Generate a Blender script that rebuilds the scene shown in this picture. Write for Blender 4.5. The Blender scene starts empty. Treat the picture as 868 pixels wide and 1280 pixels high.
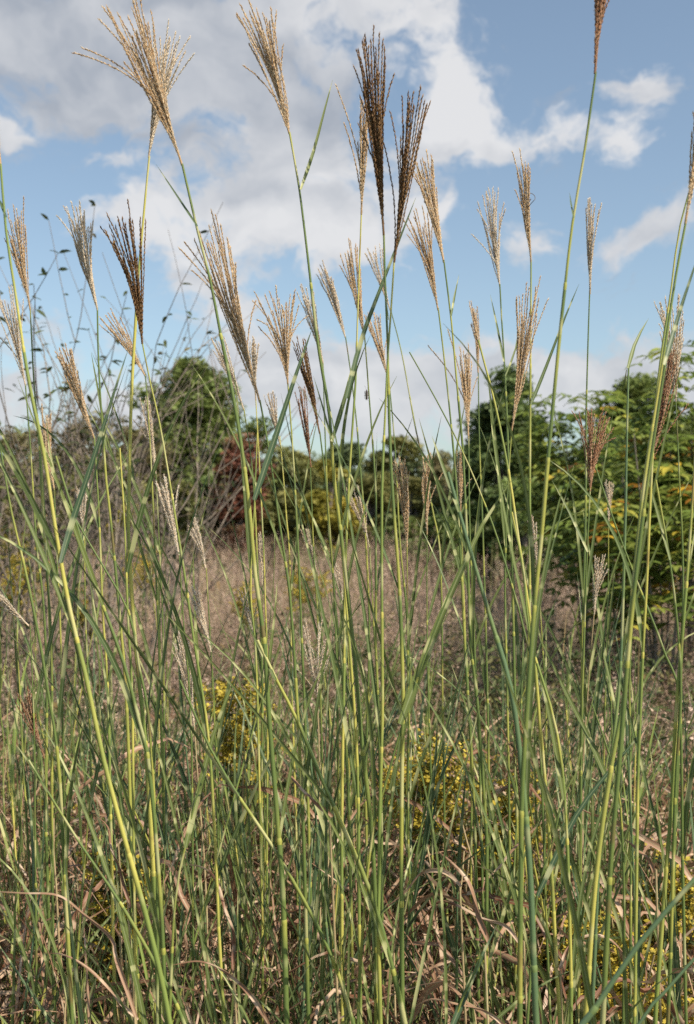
import bpy, math, random
import numpy as np
from mathutils import Vector

R = random.Random(7)
NR = np.random.default_rng(11)
COL = bpy.context.scene.collection
F = 1400.0
CAMZ = 1.5


def at(px, py, Y):
    """the point at distance Y ahead of the viewer seen at picture position px, py"""
    return Vector(((px - 434.0) / F * Y, Y, CAMZ + (640.0 - py) / F * Y))


# ------------------------------------------------------------------ materials
def rgb(c):
    return (c[0], c[1], c[2], 1.0)


class NT:
    def __init__(s, tree):
        s.t = tree
        tree.nodes.clear()

    def n(s, typ, **kw):
        nd = s.t.nodes.new(typ)
        for k, v in kw.items():
            setattr(nd, k, v)
        return nd

    def link(s, a, b):
        s.t.links.new(a, b)

    def put(s, sock, v):
        if v is None:
            return
        if hasattr(v, 'links') or isinstance(v, bpy.types.NodeSocket):
            s.link(v, sock)
        else:
            sock.default_value = v

    def math(s, op, a, b=None, c=None, clamp=False):
        nd = s.n('ShaderNodeMath', operation=op)
        nd.use_clamp = clamp
        s.put(nd.inputs[0], a)
        s.put(nd.inputs[1], b)
        if c is not None:
            s.put(nd.inputs[2], c)
        return nd.outputs[0]

    def mix(s, f, a, b):
        nd = s.n('ShaderNodeMix', data_type='RGBA')
        s.put(nd.inputs[0], f)
        s.put(nd.inputs[6], rgb(a) if isinstance(a, tuple) else a)
        s.put(nd.inputs[7], rgb(b) if isinstance(b, tuple) else b)
        return nd.outputs[2]

    def smooth(s, v, lo, hi, a=0.0, b=1.0):
        nd = s.n('ShaderNodeMapRange', interpolation_type='SMOOTHSTEP')
        s.put(nd.inputs[0], v)
        nd.inputs[1].default_value = lo
        nd.inputs[2].default_value = hi
        nd.inputs[3].default_value = a
        nd.inputs[4].default_value = b
        return nd.outputs[0]

    def noise(s, vec, scale, detail=2.0, rough=0.5, dim='3D', w=None):
        nd = s.n('ShaderNodeTexNoise', noise_dimensions=dim)
        if vec is not None:
            s.link(vec, nd.inputs['Vector'])
        if w is not None:
            s.put(nd.inputs['W'], w)
        nd.inputs['Scale'].default_value = scale
        nd.inputs['Detail'].default_value = detail
        nd.inputs['Roughness'].default_value = rough
        return nd.outputs[0]


def new_mat(name):
    m = bpy.data.materials.new(name)
    m.use_nodes = True
    return m, NT(m.node_tree)


def finish(nt, col, rough=0.55, trans=0.0, tcol=None, spec=0.3, bump=None):
    p = nt.n('ShaderNodeBsdfPrincipled')
    nt.put(p.inputs['Base Color'], rgb(col) if isinstance(col, tuple) else col)
    p.inputs['Roughness'].default_value = rough
    p.inputs['Specular IOR Level'].default_value = spec
    if bump is not None:
        b = nt.n('ShaderNodeBump')
        b.inputs['Strength'].default_value = 0.5
        b.inputs['Distance'].default_value = bump[1]
        nt.link(bump[0], b.inputs['Height'])
        nt.link(b.outputs[0], p.inputs['Normal'])
    out = nt.n('ShaderNodeOutputMaterial')
    if trans > 0:
        t = nt.n('ShaderNodeBsdfTranslucent')
        nt.put(t.inputs['Color'], rgb(tcol) if isinstance(tcol, tuple) else (tcol or (rgb(col) if isinstance(col, tuple) else col)))
        mx = nt.n('ShaderNodeMixShader')
        mx.inputs[0].default_value = trans
        nt.link(p.outputs[0], mx.inputs[1])
        nt.link(t.outputs[0], mx.inputs[2])
        nt.link(mx.outputs[0], out.inputs[0])
    else:
        nt.link(p.outputs[0], out.inputs[0])


def uv_rnd(nt):
    uv = nt.n('ShaderNodeUVMap', uv_map='UVMap')
    sep = nt.n('ShaderNodeSeparateXYZ')
    nt.link(uv.outputs[0], sep.inputs[0])
    at_ = nt.n('ShaderNodeAttribute', attribute_name='rnd')
    return sep.outputs[0], sep.outputs[1], at_.outputs['Fac']


def leaf_mat(name, g1, g2, band, bandf=15.0, bandlo=0.72, trans=0.27, rib=True, dry=None):
    m, nt = new_mat(name)
    u, v, r = uv_rnd(nt)
    oi = nt.n('ShaderNodeObjectInfo').outputs['Random']
    off = nt.math('MULTIPLY', r, 37.0)
    vv = nt.math('ADD', v, off)
    nz = nt.noise(None, 7.0, 1.0, dim='1D', w=vv)
    ph = nt.math('MULTIPLY', vv, bandf * 6.2832)
    ph = nt.math('ADD', ph, nt.math('MULTIPLY', nz, 16.0))
    sn = nt.math('SINE', ph)
    bm = nt.smooth(sn, bandlo - .22, bandlo + 0.22)
    keep = nt.smooth(nt.noise(None, 11.0, 0.0, dim='1D', w=nt.math('ADD', vv, 5.3)), 0.36, 0.5)
    bm = nt.math('MULTIPLY', bm, keep)
    mixr = nt.math('FRACT', nt.math('ADD', nt.math('MULTIPLY', r, 7.31), oi))
    c = nt.mix(mixr, g1, g2)
    # fine streaks along the blade
    st = nt.n('ShaderNodeCombineXYZ')
    nt.link(nt.math('MULTIPLY', u, 9.0), st.inputs[0])
    nt.link(nt.math('MULTIPLY', vv, 6.0), st.inputs[1])
    sn2 = nt.noise(st.outputs[0], 3.0, 3.0, 0.6)
    c = nt.mix(nt.smooth(sn2, 0.45, 0.8, 0.0, 0.28), c, (g1[0] * 1.6, g1[1] * 1.4, g1[2] * 1.3))
    c = nt.mix(nt.math('MULTIPLY', bm, 0.68), c, band)
    if rib:
        d = nt.math('ABSOLUTE', nt.math('SUBTRACT', u, 0.5))
        rm = nt.smooth(d, 0.10, 0.04, 0.0, 0.38)
        c = nt.mix(rm, c, (0.42, 0.46, 0.26))
    if dry is not None:
        dz = nt.noise(None, 3.0, 2.0, dim='1D', w=nt.math('ADD', vv, 9.9))
        c = nt.mix(nt.smooth(dz, 0.60, 0.68, 0.0, 0.8), c, dry)
    finish(nt, c, 0.45, trans, c, 0.25)
    return m


def culm_mat(name, g, y, ylo=0.42, yhi=0.62):
    m, nt = new_mat(name)
    u, v, r = uv_rnd(nt)
    vv = nt.math('ADD', v, nt.math('MULTIPLY', r, 23.0))
    nz = nt.noise(None, 3.2, 1.5, dim='1D', w=vv)
    c = nt.mix(nt.smooth(nz, ylo, yhi), g, y)
    st = nt.n('ShaderNodeCombineXYZ')
    nt.link(nt.math('MULTIPLY', u, 14.0), st.inputs[0])
    nt.link(nt.math('MULTIPLY', vv, 8.0), st.inputs[1])
    s2 = nt.noise(st.outputs[0], 2.0, 3.0, 0.6)
    c = nt.mix(nt.smooth(s2, 0.42, 0.75, 0.0, 0.4), c, (y[0] * 0.8, y[1] * 0.9, y[2] * 0.8))
    sp = nt.noise(None, 9.0, 2.0, dim='1D', w=nt.math('ADD', vv, 3.3))
    c = nt.mix(nt.smooth(sp, 0.60, 0.68, 0.0, 0.55), c, (0.50, 0.47, 0.24))
    c = nt.mix(nt.smooth(sp, 0.30, 0.24, 0.0, 0.5), c, (0.20, 0.10, 0.05))
    finish(nt, c, 0.38, 0.0, None, 0.4)
    return m


def speck_mat(name, stops, rough=0.6, trans=0.25, scale=40.0, spec=0.25, var=.28):
    """colour varied per piece (attribute rnd) and by a fine object-space noise"""
    m, nt = new_mat(name)
    u, v, r = uv_rnd(nt)
    cr = nt.n('ShaderNodeValToRGB')
    cr.color_ramp.interpolation = 'LINEAR'
    e = cr.color_ramp.elements
    while len(e) < len(stops):
        e.new(0.5)
    for i, (p, c) in enumerate(stops):
        e[i].position = p
        e[i].color = rgb(c)
    nt.link(r, cr.inputs[0])
    tc = nt.n('ShaderNodeTexCoord')
    nz = nt.noise(tc.outputs['Object'], scale, 3.0, 0.6)
    hs = nt.n('ShaderNodeHueSaturation')
    nt.link(cr.outputs[0], hs.inputs['Color'])
    nt.link(nt.smooth(nz, 0.3, 0.7, 1 - var, 1 + var), hs.inputs['Value'])
    c = hs.outputs[0]
    finish(nt, c, rough, trans, c, spec)
    return m


M = {}
M['grass'] = speck_mat('short_grass', [(0, (.045, .08, .03)), (.45, (.08, .125, .045)), (.76, (.17, .20, .06)), (.9, (.36, .31, .14)), (1, (.30, .17, .09))], scale=14, trans=.35, rough=.45)
M['leaf'] = leaf_mat('zebra_leaf', (0.076, 0.118, 0.040), (0.150, 0.185, 0.052), (0.56, 0.55, 0.27), bandlo=0.70)
M['leaf_blue'] = leaf_mat('blue_green_leaf', (0.050, 0.092, 0.047), (0.088, 0.135, 0.062), (0.52, 0.52, 0.28), bandlo=0.76)
M['leaf_yellow'] = leaf_mat('yellow_green_leaf', (0.22, 0.30, 0.07), (0.30, 0.34, 0.10), (0.60, 0.55, 0.28), bandlo=0.62, dry=(0.36, 0.24, 0.12))
M['leaf_dead'] = leaf_mat('dead_leaf', (0.17, 0.075, 0.042), (0.38, 0.235, 0.15), (0.60, 0.45, 0.32), bandf=5, bandlo=0.5, trans=0.2, rib=True)
M['culm'] = culm_mat('green_culm', (0.105, 0.155, 0.045), (0.33, 0.33, 0.075), 0.50, 0.66)
M['culm_y'] = culm_mat('yellow_culm', (0.17, 0.23, 0.06), (0.46, 0.42, 0.10), 0.42, 0.62)
M['culm_d'] = culm_mat('dark_culm', (0.10, 0.16, 0.08), (0.18, 0.24, 0.08), 0.5, 0.7)
M['culm_dry'] = culm_mat('dry_culm', (0.36, 0.27, 0.15), (0.46, 0.36, 0.2), 0.4, 0.7)
M['pale'] = speck_mat('pale_plume', [(0, (0.66, 0.50, 0.33)), (0.35, (0.82, 0.68, 0.50)), (1, (0.90, 0.85, 0.74))], scale=160, var=.1, trans=.5)
M['tan'] = speck_mat('tan_plume', [(0, (0.54, 0.35, 0.18)), (0.5, (0.74, 0.54, 0.31)), (1, (0.90, 0.81, 0.64))], scale=160, var=.1, trans=.5)
M['brown'] = speck_mat('brown_plume', [(0, (0.17, 0.09, 0.045)), (0.5, (0.32, 0.19, 0.09)), (1, (0.52, 0.37, 0.2))], scale=160, var=.1, trans=.5)
M['rust'] = speck_mat('rust_plume', [(0, (0.30, 0.14, 0.075)), (0.5, (0.48, 0.27, 0.15)), (1, (0.74, 0.58, 0.42))], scale=160, var=.1, trans=.5)
M['bark'] = speck_mat('bark', [(0, (0.11, 0.09, 0.075)), (1, (0.2, 0.17, 0.14))], trans=0, scale=20)
M['twig'] = speck_mat('twig', [(0, (0.13, 0.105, 0.085)), (1, (0.27, 0.22, 0.17))], trans=0, scale=20)


# ------------------------------------------------------------------ mesh building
class MB:
    def __init__(s):
        s.v, s.f, s.uv, s.r, s.n = [], [], [], [], 0

    def add(s, verts, faces, uvs, rnd):
        verts = np.asarray(verts, dtype=np.float32)
        s.v.append(verts)
        s.f.append(np.asarray(faces, dtype=np.int64) + s.n)
        s.uv.append(np.asarray(uvs, dtype=np.float32))
        rr = np.asarray(rnd, dtype=np.float32)
        s.r.append(np.full(len(verts), float(rr), dtype=np.float32) if rr.ndim == 0 else rr)
        s.n += len(verts)

    def mesh(s, name, mat, smooth=True):
        me = bpy.data.meshes.new(name)
        V = np.concatenate(s.v)
        me.vertices.add(len(V))
        me.vertices.foreach_set('co', V.ravel())
        loops, starts, tot = [], [], 0
        for f in s.f:
            k = f.shape[1]
            loops.append(f.ravel())
            starts.append(np.arange(len(f)) * k + tot)
            tot += len(f) * k
        L = np.concatenate(loops)
        S = np.concatenate(starts)
        me.loops.add(len(L))
        me.loops.foreach_set('vertex_index', L.astype(np.int32))
        me.polygons.add(len(S))
        me.polygons.foreach_set('loop_start', S.astype(np.int32))
        me.polygons.foreach_set('use_smooth', np.full(len(S), smooth))
        me.update(calc_edges=True)
        uvl = me.uv_layers.new(name='UVMap')
        UV = np.concatenate(s.uv)
        uvl.data.foreach_set('uv', UV[L].ravel())
        a = me.attributes.new('rnd', 'FLOAT', 'POINT')
        a.data.foreach_set('value', np.concatenate(s.r))
        me.materials.append(mat)
        me.validate()
        return me

    def build(s, name, mat, parent=None, smooth=True):
        o = bpy.data.objects.new(name, s.mesh(name, mat, smooth))
        COL.objects.link(o)
        if parent is not None:
            o.parent = parent
        return o


def tag(o, label=None, cat=None, group=None, kind=None):
    for k, v in (('label', label), ('category', cat), ('group', group), ('kind', kind)):
        if v:
            o[k] = v
    return o


def empty(name, loc, label=None, cat=None, group=None):
    o = bpy.data.objects.new(name, None)
    o.empty_display_size = 0.05
    COL.objects.link(o)
    o.location = loc
    return tag(o, label, cat, group)


def copy_tree(o, parent=None):
    c = o.copy()
    COL.objects.link(c)
    if parent is not None:
        c.parent = parent
    for ch in list(o.children):
        copy_tree(ch, c)
    return c


def spline(pts, step):
    """Catmull-Rom through pts, resampled about every `step` metres"""
    P = [Vector(p) for p in pts]
    if len(P) == 2:
        P.insert(1, (P[0] + P[1]) / 2)
    P = [P[0] * 2 - P[1]] + P + [P[-1] * 2 - P[-2]]
    out = []
    for i in range(1, len(P) - 2):
        a, b, c, d = P[i - 1], P[i], P[i + 1], P[i + 2]
        n = max(1, int((c - b).length / step + 0.5))
        for k in range(n):
            t = k / n
            out.append(0.5 * ((2 * b) + (c - a) * t + (2 * a - 5 * b + 4 * c - d) * t * t + (3 * b - a - 3 * c + d) * t ** 3))
    out.append(P[-2])
    return np.array([tuple(p) for p in out])


def frames(P):
    T = np.gradient(P, axis=0)
    T /= np.linalg.norm(T, axis=1)[:, None] + 1e-12
    ref = np.array([0.31, -0.9, 0.12]) if abs(T[0, 1]) < 0.8 else np.array([1.0, 0.1, 0.0])
    A = np.cross(T, ref)
    A /= np.linalg.norm(A, axis=1)[:, None] + 1e-12
    B = np.cross(T, A)
    return T, A, B


def tube(mb, P, rad, sides=6, rnd=0.0):
    P = np.asarray(P, dtype=float)
    n = len(P)
    rad = np.broadcast_to(np.asarray(rad, dtype=float), (n,))
    T, A, B = frames(P)
    ang = np.arange(sides) * 2 * math.pi / sides
    V = P[:, None, :] + rad[:, None, None] * (np.cos(ang)[None, :, None] * A[:, None, :] + np.sin(ang)[None, :, None] * B[:, None, :])
    s = np.concatenate([[0], np.cumsum(np.linalg.norm(np.diff(P, axis=0), axis=1))])
    uv = np.stack([np.broadcast_to(ang / (2 * math.pi), (n, sides)), np.broadcast_to(s[:, None], (n, sides))], -1)
    i = np.arange(n - 1)[:, None] * sides
    j = np.arange(sides)[None, :]
    j2 = (j + 1) % sides
    Fq = np.stack([i + j, i + j2, i + sides + j2, i + sides + j], -1).reshape(-1, 4)
    mb.add(V.reshape(-1, 3), Fq, uv.reshape(-1, 2), rnd)


def ribbon(mb, P, width, face=None, fold=0.25, twist=0.0, rnd=0.0, shape='leaf'):
    """folded blade along P; face = preferred surface direction"""
    P = np.asarray(P, dtype=float)
    n = len(P)
    T = np.gradient(P, axis=0)
    T /= np.linalg.norm(T, axis=1)[:, None] + 1e-12
    face = np.array([0, -1, 0.0]) if face is None else np.asarray(face, float)
    A = np.cross(T, face)
    A /= np.linalg.norm(A, axis=1)[:, None] + 1e-9
    N = np.cross(A, T)
    t = np.linspace(0, 1, n)
    tw = twist * t
    A2 = A * np.cos(tw)[:, None] + N * np.sin(tw)[:, None]
    N2 = N * np.cos(tw)[:, None] - A * np.sin(tw)[:, None]
    if shape == 'leaf':
        w = width * np.minimum(1.0, 0.55 + 3.0 * t) * np.clip(1 - t, 0, 1) ** 0.55
    else:
        w = width * np.ones(n)
    w = np.maximum(w, width * 0.04)
    h = (w / 2)[:, None]
    L = P - A2 * h + N2 * h * fold
    Rr = P + A2 * h + N2 * h * fold
    V = np.stack([L, P, Rr], 1).reshape(-1, 3)
    s = np.concatenate([[0], np.cumsum(np.linalg.norm(np.diff(P, axis=0), axis=1))])
    uv = np.stack([np.broadcast_to(np.array([0, .5, 1.0]), (n, 3)), np.broadcast_to(s[:, None], (n, 3))], -1).reshape(-1, 2)
    i = np.arange(n - 1)[:, None] * 3
    j = np.arange(2)[None, :]
    Fq = np.stack([i + j, i + j + 1, i + 3 + j + 1, i + 3 + j], -1).reshape(-1, 4)
    mb.add(V, Fq, uv, rnd)


def blades(mb, root, az, lean, bend, length, width, nseg=4, rnd=None, taper=0.6, power=1.0):
    """N flat blades at once"""
    N = len(root)
    t = np.linspace(0, 1, nseg + 1)
    ang = lean[:, None] + bend[:, None] * t[None, :] ** power
    ds = length[:, None] / nseg
    dx = np.sin(ang) * ds
    dz = np.cos(ang) * ds
    hx = np.concatenate([np.zeros((N, 1)), np.cumsum((dx[:, :-1] + dx[:, 1:]) / 2, 1)], 1)
    hz = np.concatenate([np.zeros((N, 1)), np.cumsum((dz[:, :-1] + dz[:, 1:]) / 2, 1)], 1)
    ca, sa = np.cos(az), np.sin(az)
    P = np.stack([root[:, 0:1] + hx * ca[:, None], root[:, 1:2] + hx * sa[:, None], root[:, 2:3] + hz], -1)
    rot = NR.uniform(0, math.pi, N)
    T = np.stack([np.sin(ang) * ca[:, None], np.sin(ang) * sa[:, None], np.cos(ang)], -1)
    Hh = np.stack([-sa, ca, np.zeros(N)], -1)[:, None, :] + 0 * T
    K = np.cross(T, Hh)
    A = Hh * np.cos(rot)[:, None, None] + K * np.sin(rot)[:, None, None]
    w = width[:, None] / 2 * np.clip(1 - t[None, :], 0.03, 1) ** taper
    Lf = P - A * w[..., None]
    Rt = P + A * w[..., None]
    V = np.stack([Lf, Rt], 2).reshape(-1, 3)
    uv = np.stack([np.broadcast_to(np.array([0, 1.0]), (N, nseg + 1, 2)), np.broadcast_to((t[None, :] * length[:, None])[..., None], (N, nseg + 1, 2))], -1).reshape(-1, 2)
    b = (np.arange(N) * (nseg + 1) * 2)[:, None]
    i = (np.arange(nseg) * 2)[None, :]
    Fq = np.stack([b + i, b + i + 1, b + i + 3, b + i + 2], -1).reshape(-1, 4)
    rnd = NR.uniform(0, 1, N) if rnd is None else rnd
    mb.add(V, Fq, uv, np.repeat(rnd, (nseg + 1) * 2))
    return P


def leaves(mb, cen, direc, normal, length, width, rnd):
    """N small pointed leaves (six corners, folded on the midrib)"""
    N = len(cen)
    d = direc / (np.linalg.norm(direc, axis=1)[:, None] + 1e-9)
    a = np.cross(d, normal)
    a /= np.linalg.norm(a, axis=1)[:, None] + 1e-9
    nn = np.cross(a, d)
    l = length[:, None]
    w = width[:, None] / 2
    base = cen
    tip = cen + d * l - nn * l * 0.08
    m1 = cen + d * l * 0.3
    m2 = cen + d * l * 0.68
    V = np.stack([base, m1 + a * w + nn * w * .35, m2 + a * w * .75 + nn * w * .2, tip, m2 - a * w * .75 + nn * w * .2, m1 - a * w + nn * w * .35, m1, m2], 1)
    b = (np.arange(N) * 8)[:, None]
    f3 = np.concatenate([b + np.array([[0, 1, 6]]), b + np.array([[0, 6, 5]]), b + np.array([[2, 3, 7]]), b + np.array([[7, 3, 4]])])
    f4 = np.concatenate([b + np.array([[1, 2, 7, 6]]), b + np.array([[6, 7, 4, 5]])])
    uv = np.zeros((N * 8, 2))
    n0 = mb.n
    mb.add(V.reshape(-1, 3), f3, uv, np.repeat(rnd, 8))
    mb.f.append(f4 + n0)


def quads(mb, cen, size, rnd, up=0.3, asp=0.55):
    """N small diamond leaf faces with random facing"""
    N = len(cen)
    n = NR.normal(size=(N, 3))
    n[:, 2] = np.abs(n[:, 2]) + up
    n /= np.linalg.norm(n, axis=1)[:, None]
    d = NR.normal(size=(N, 3))
    d -= n * np.sum(d * n, 1)[:, None]
    d /= np.linalg.norm(d, axis=1)[:, None]
    a = np.cross(n, d)
    s = size[:, None]
    V = np.stack([cen - d * s * .5, cen + a * s * asp * .5, cen + d * s * .5, cen - a * s * asp * .5], 1)
    b = (np.arange(N) * 4)[:, None]
    mb.add(V.reshape(-1, 3), b + np.array([[0, 1, 2, 3]]), np.zeros((N * 4, 2)), np.repeat(rnd, 4))


# ------------------------------------------------------------------ plume and stalk
def raceme(mb, P, pale, spike=0.0058, fat=0.00098, dens=1.0):
    """thin axis with pairs of pointed spikelets pressed along it"""
    P = np.asarray(P)
    tube(mb, P, 0.00035, 3, 0.1)
    s = np.concatenate([[0], np.cumsum(np.linalg.norm(np.diff(P, axis=0), axis=1))])
    L = s[-1]
    n = max(6, int(L / 0.0023 * dens))
    q = (np.arange(n) + 0.3) / n * L * 0.995
    C = np.stack([np.interp(q, s, P[:, k]) for k in range(3)], 1)
    T, A, B = frames(P)
    Tq = np.stack([np.interp(q, s, T[:, k]) for k in range(3)], 1)
    ang = np.arange(n) * 2.3 + NR.uniform(-.5, .5, n)
    Aq = np.stack([np.interp(q, s, A[:, k]) for k in range(3)], 1)
    Bq = np.cross(Tq, Aq)
    O = Aq * np.cos(ang)[:, None] + Bq * np.sin(ang)[:, None]
    D = Tq + O * NR.uniform(.0, .12, n)[:, None]
    D /= np.linalg.norm(D, axis=1)[:, None]
    X = np.cross(D, O)
    X /= np.linalg.norm(X, axis=1)[:, None] + 1e-9
    Y = np.cross(D, X)
    ln = spike * NR.uniform(.8, 1.25, n)[:, None]
    w = fat * NR.uniform(.75, 1.15, n)[:, None]
    c0 = C + O * 0.0004
    V = np.stack([c0, c0 + D * ln * .4 + X * w, c0 + D * ln * .4 + (-X * .5 + Y * .87) * w, c0 + D * ln * .4 + (-X * .5 - Y * .87) * w, c0 + D * ln], 1)
    b = (np.arange(n) * 5)[:, None]
    fs = np.concatenate([b + np.array([[x]]).reshape(1, 3) for x in ((0, 2, 1), (0, 3, 2), (0, 1, 3), (4, 1, 2), (4, 2, 3), (4, 3, 1))])
    mb.add(V.reshape(-1, 3), fs, np.zeros((n * 5, 2)), np.repeat(np.clip(NR.uniform(-.1, .1, n) + NR.uniform(.2, .7), 0, 1), 5))
    # silky hairs
    if pale > 0:
        m = int(n * 4.2 * pale)
        idx = NR.integers(0, n, m)
        D2 = D[idx] + NR.normal(0, .30, (m, 3))
        D2 /= np.linalg.norm(D2, axis=1)[:, None]
        X2 = X[idx]
        l2 = NR.uniform(.004, .0075, m)[:, None]
        c = c0[idx]
        V = np.stack([c - X2 * .00032, c + X2 * .00032, c + D2 * l2], 1)
        b = (np.arange(m) * 3)[:, None]
        mb.add(V.reshape(-1, 3), b + np.array([[0, 1, 2]]), np.zeros((m * 3, 2)), 1.0)


def bez(a, b, c, n):
    t = np.linspace(0, 1, n)[:, None]
    a, b, c = (np.array(tuple(x)) for x in (a, b, c))
    return (1 - t) ** 2 * a + 2 * t * (1 - t) * b + t * t * c


TONE_HAIR = {'pale': 1.0, 'tan': .8, 'brown': .1, 'rust': .35}


def plume(root_obj, base, tip, left, right, n, tone, extra=(), split=True, nod=0.0):
    """base, tip: points; left/right: sideways reach of the fan in metres at the tip"""
    inv = root_obj.location
    axis = tip - base
    L = axis.length
    ax = axis.normalized()
    side = Vector((ax.z, 0, -ax.x)).normalized()
    depth = ax.cross(side)
    mat = M[tone]
    # main axis
    mb = MB()
    axp = bez(base - inv, base + ax * L * .2 - inv, base + ax * L * .4 - inv, 6)
    tube(mb, axp, np.linspace(.0016, .0006, 6), 5, .4)
    hairs = TONE_HAIR[tone]
    main_done = []
    n = int(n * 1.6)
    curl = R.gauss(0, .018) * L
    for k in range(n):
        u = (k + .5) / n
        off = -left + (left + right) * u + R.uniform(-.12, .12) * (left + right)
        dp = R.uniform(-.5, .5) * (left + right)
        reach = L * (1.0 - .36 * R.random() ** 1.3 - .12 * abs(u - .5))
        s0 = base + ax * L * R.uniform(.0, .30) * (0.6 + .4 * R.random())
        e = base + ax * reach + side * off * (reach / L) + depth * dp * (reach / L)
        c = base + ax * reach * .50 + side * off * .26 + depth * dp * .26
        c = c + side * (curl + R.gauss(0, .012) * L)
        e = e - Vector((0, 0, abs(off) * R.uniform(0, .25)))
        if R.random() < .06:
            e = e + side * R.choice((-1, 1)) * L * .12 - Vector((0, 0, .1 * L))
        P = bez(s0 - inv, c - inv, e - inv, 12)
        P += NR.normal(0, .0004, P.shape) * np.linspace(0, 1, 12)[:, None]
        main_done.append(P)
    for e in extra:
        s0 = base + ax * L * R.uniform(.1, .3)
        c = base + ax * L * .48 + (e - base).normalized() * L * .08
        main_done.append(bez(s0 - inv, c - inv, e - inv, 12))
    # hair tuft at the foot of the plume
    if split:
        pl = mb.build('plume', mat, root_obj)
        for P in main_done:
            m2 = MB()
            raceme(m2, P, hairs)
            m2.build('raceme', mat, pl)
    else:
        for P in main_done:
            raceme(mb, P, hairs, dens=.8)
        pl = mb.build('plume', mat, root_obj)
    return pl


def culm_radii(n, r0, r1, length):
    """r0 at the top, r1 at the foot, swollen at the nodes"""
    t = np.linspace(0, 1, n)
    r = r0 + (r1 - r0) * np.minimum(1, t * 1.6)
    return r


def add_stem(mb, P, r_top, r_bot, nodes, rnd):
    """P runs top to foot. nodes: fractions where a sheath ends"""
    n = len(P)
    r = culm_radii(n, r_top, r_bot, 1)
    t = np.linspace(0, 1, n)
    tube(mb, P, r, 7, rnd)
    for q in nodes:
        i = int(q * (n - 1))
        i = min(max(i, 1), n - 3)
        j = min(n - 1, i + max(3, int(0.16 * n)))
        seg = P[i:j + 1]
        rr = r[i:j + 1] * np.linspace(1.22, 1.08, j + 1 - i)
        tube(mb, seg, rr, 7, (rnd + q * 3.7) % 1)
        # ring of the node
        a, b = P[i], P[i + 1]
        d = (b - a) / (np.linalg.norm(b - a) + 1e-9)
        ring = np.array([a - d * .004, a - d * .001, a + d * .002, a + d * .005])
        tube(mb, ring, np.array([1.08, 1.32, 1.32, 1.22]) * r[i], 7, .93)


def rand_leaf(start, up, az, length, rng, droop=None, ang=None):
    """polyline of a leaf that leaves a culm at start"""
    n = 12
    a0 = ang if ang is not None else rng.uniform(.10, .34)
    dr = droop if droop is not None else rng.uniform(.0, .5) * (1 if rng.random() < .6 else 2.6)
    pts = []
    p = Vector(start)
    hor = Vector((math.cos(az), math.sin(az), 0))
    st = length / (n - 1)
    for i in range(n):
        pts.append(tuple(p))
        t = i / (n - 1)
        a = a0 + dr * t ** 1.6
        d = (up * math.cos(a) + hor * math.sin(a)).normalized()
        p = p + d * st
    return np.array(pts)


STALKS = []


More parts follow.
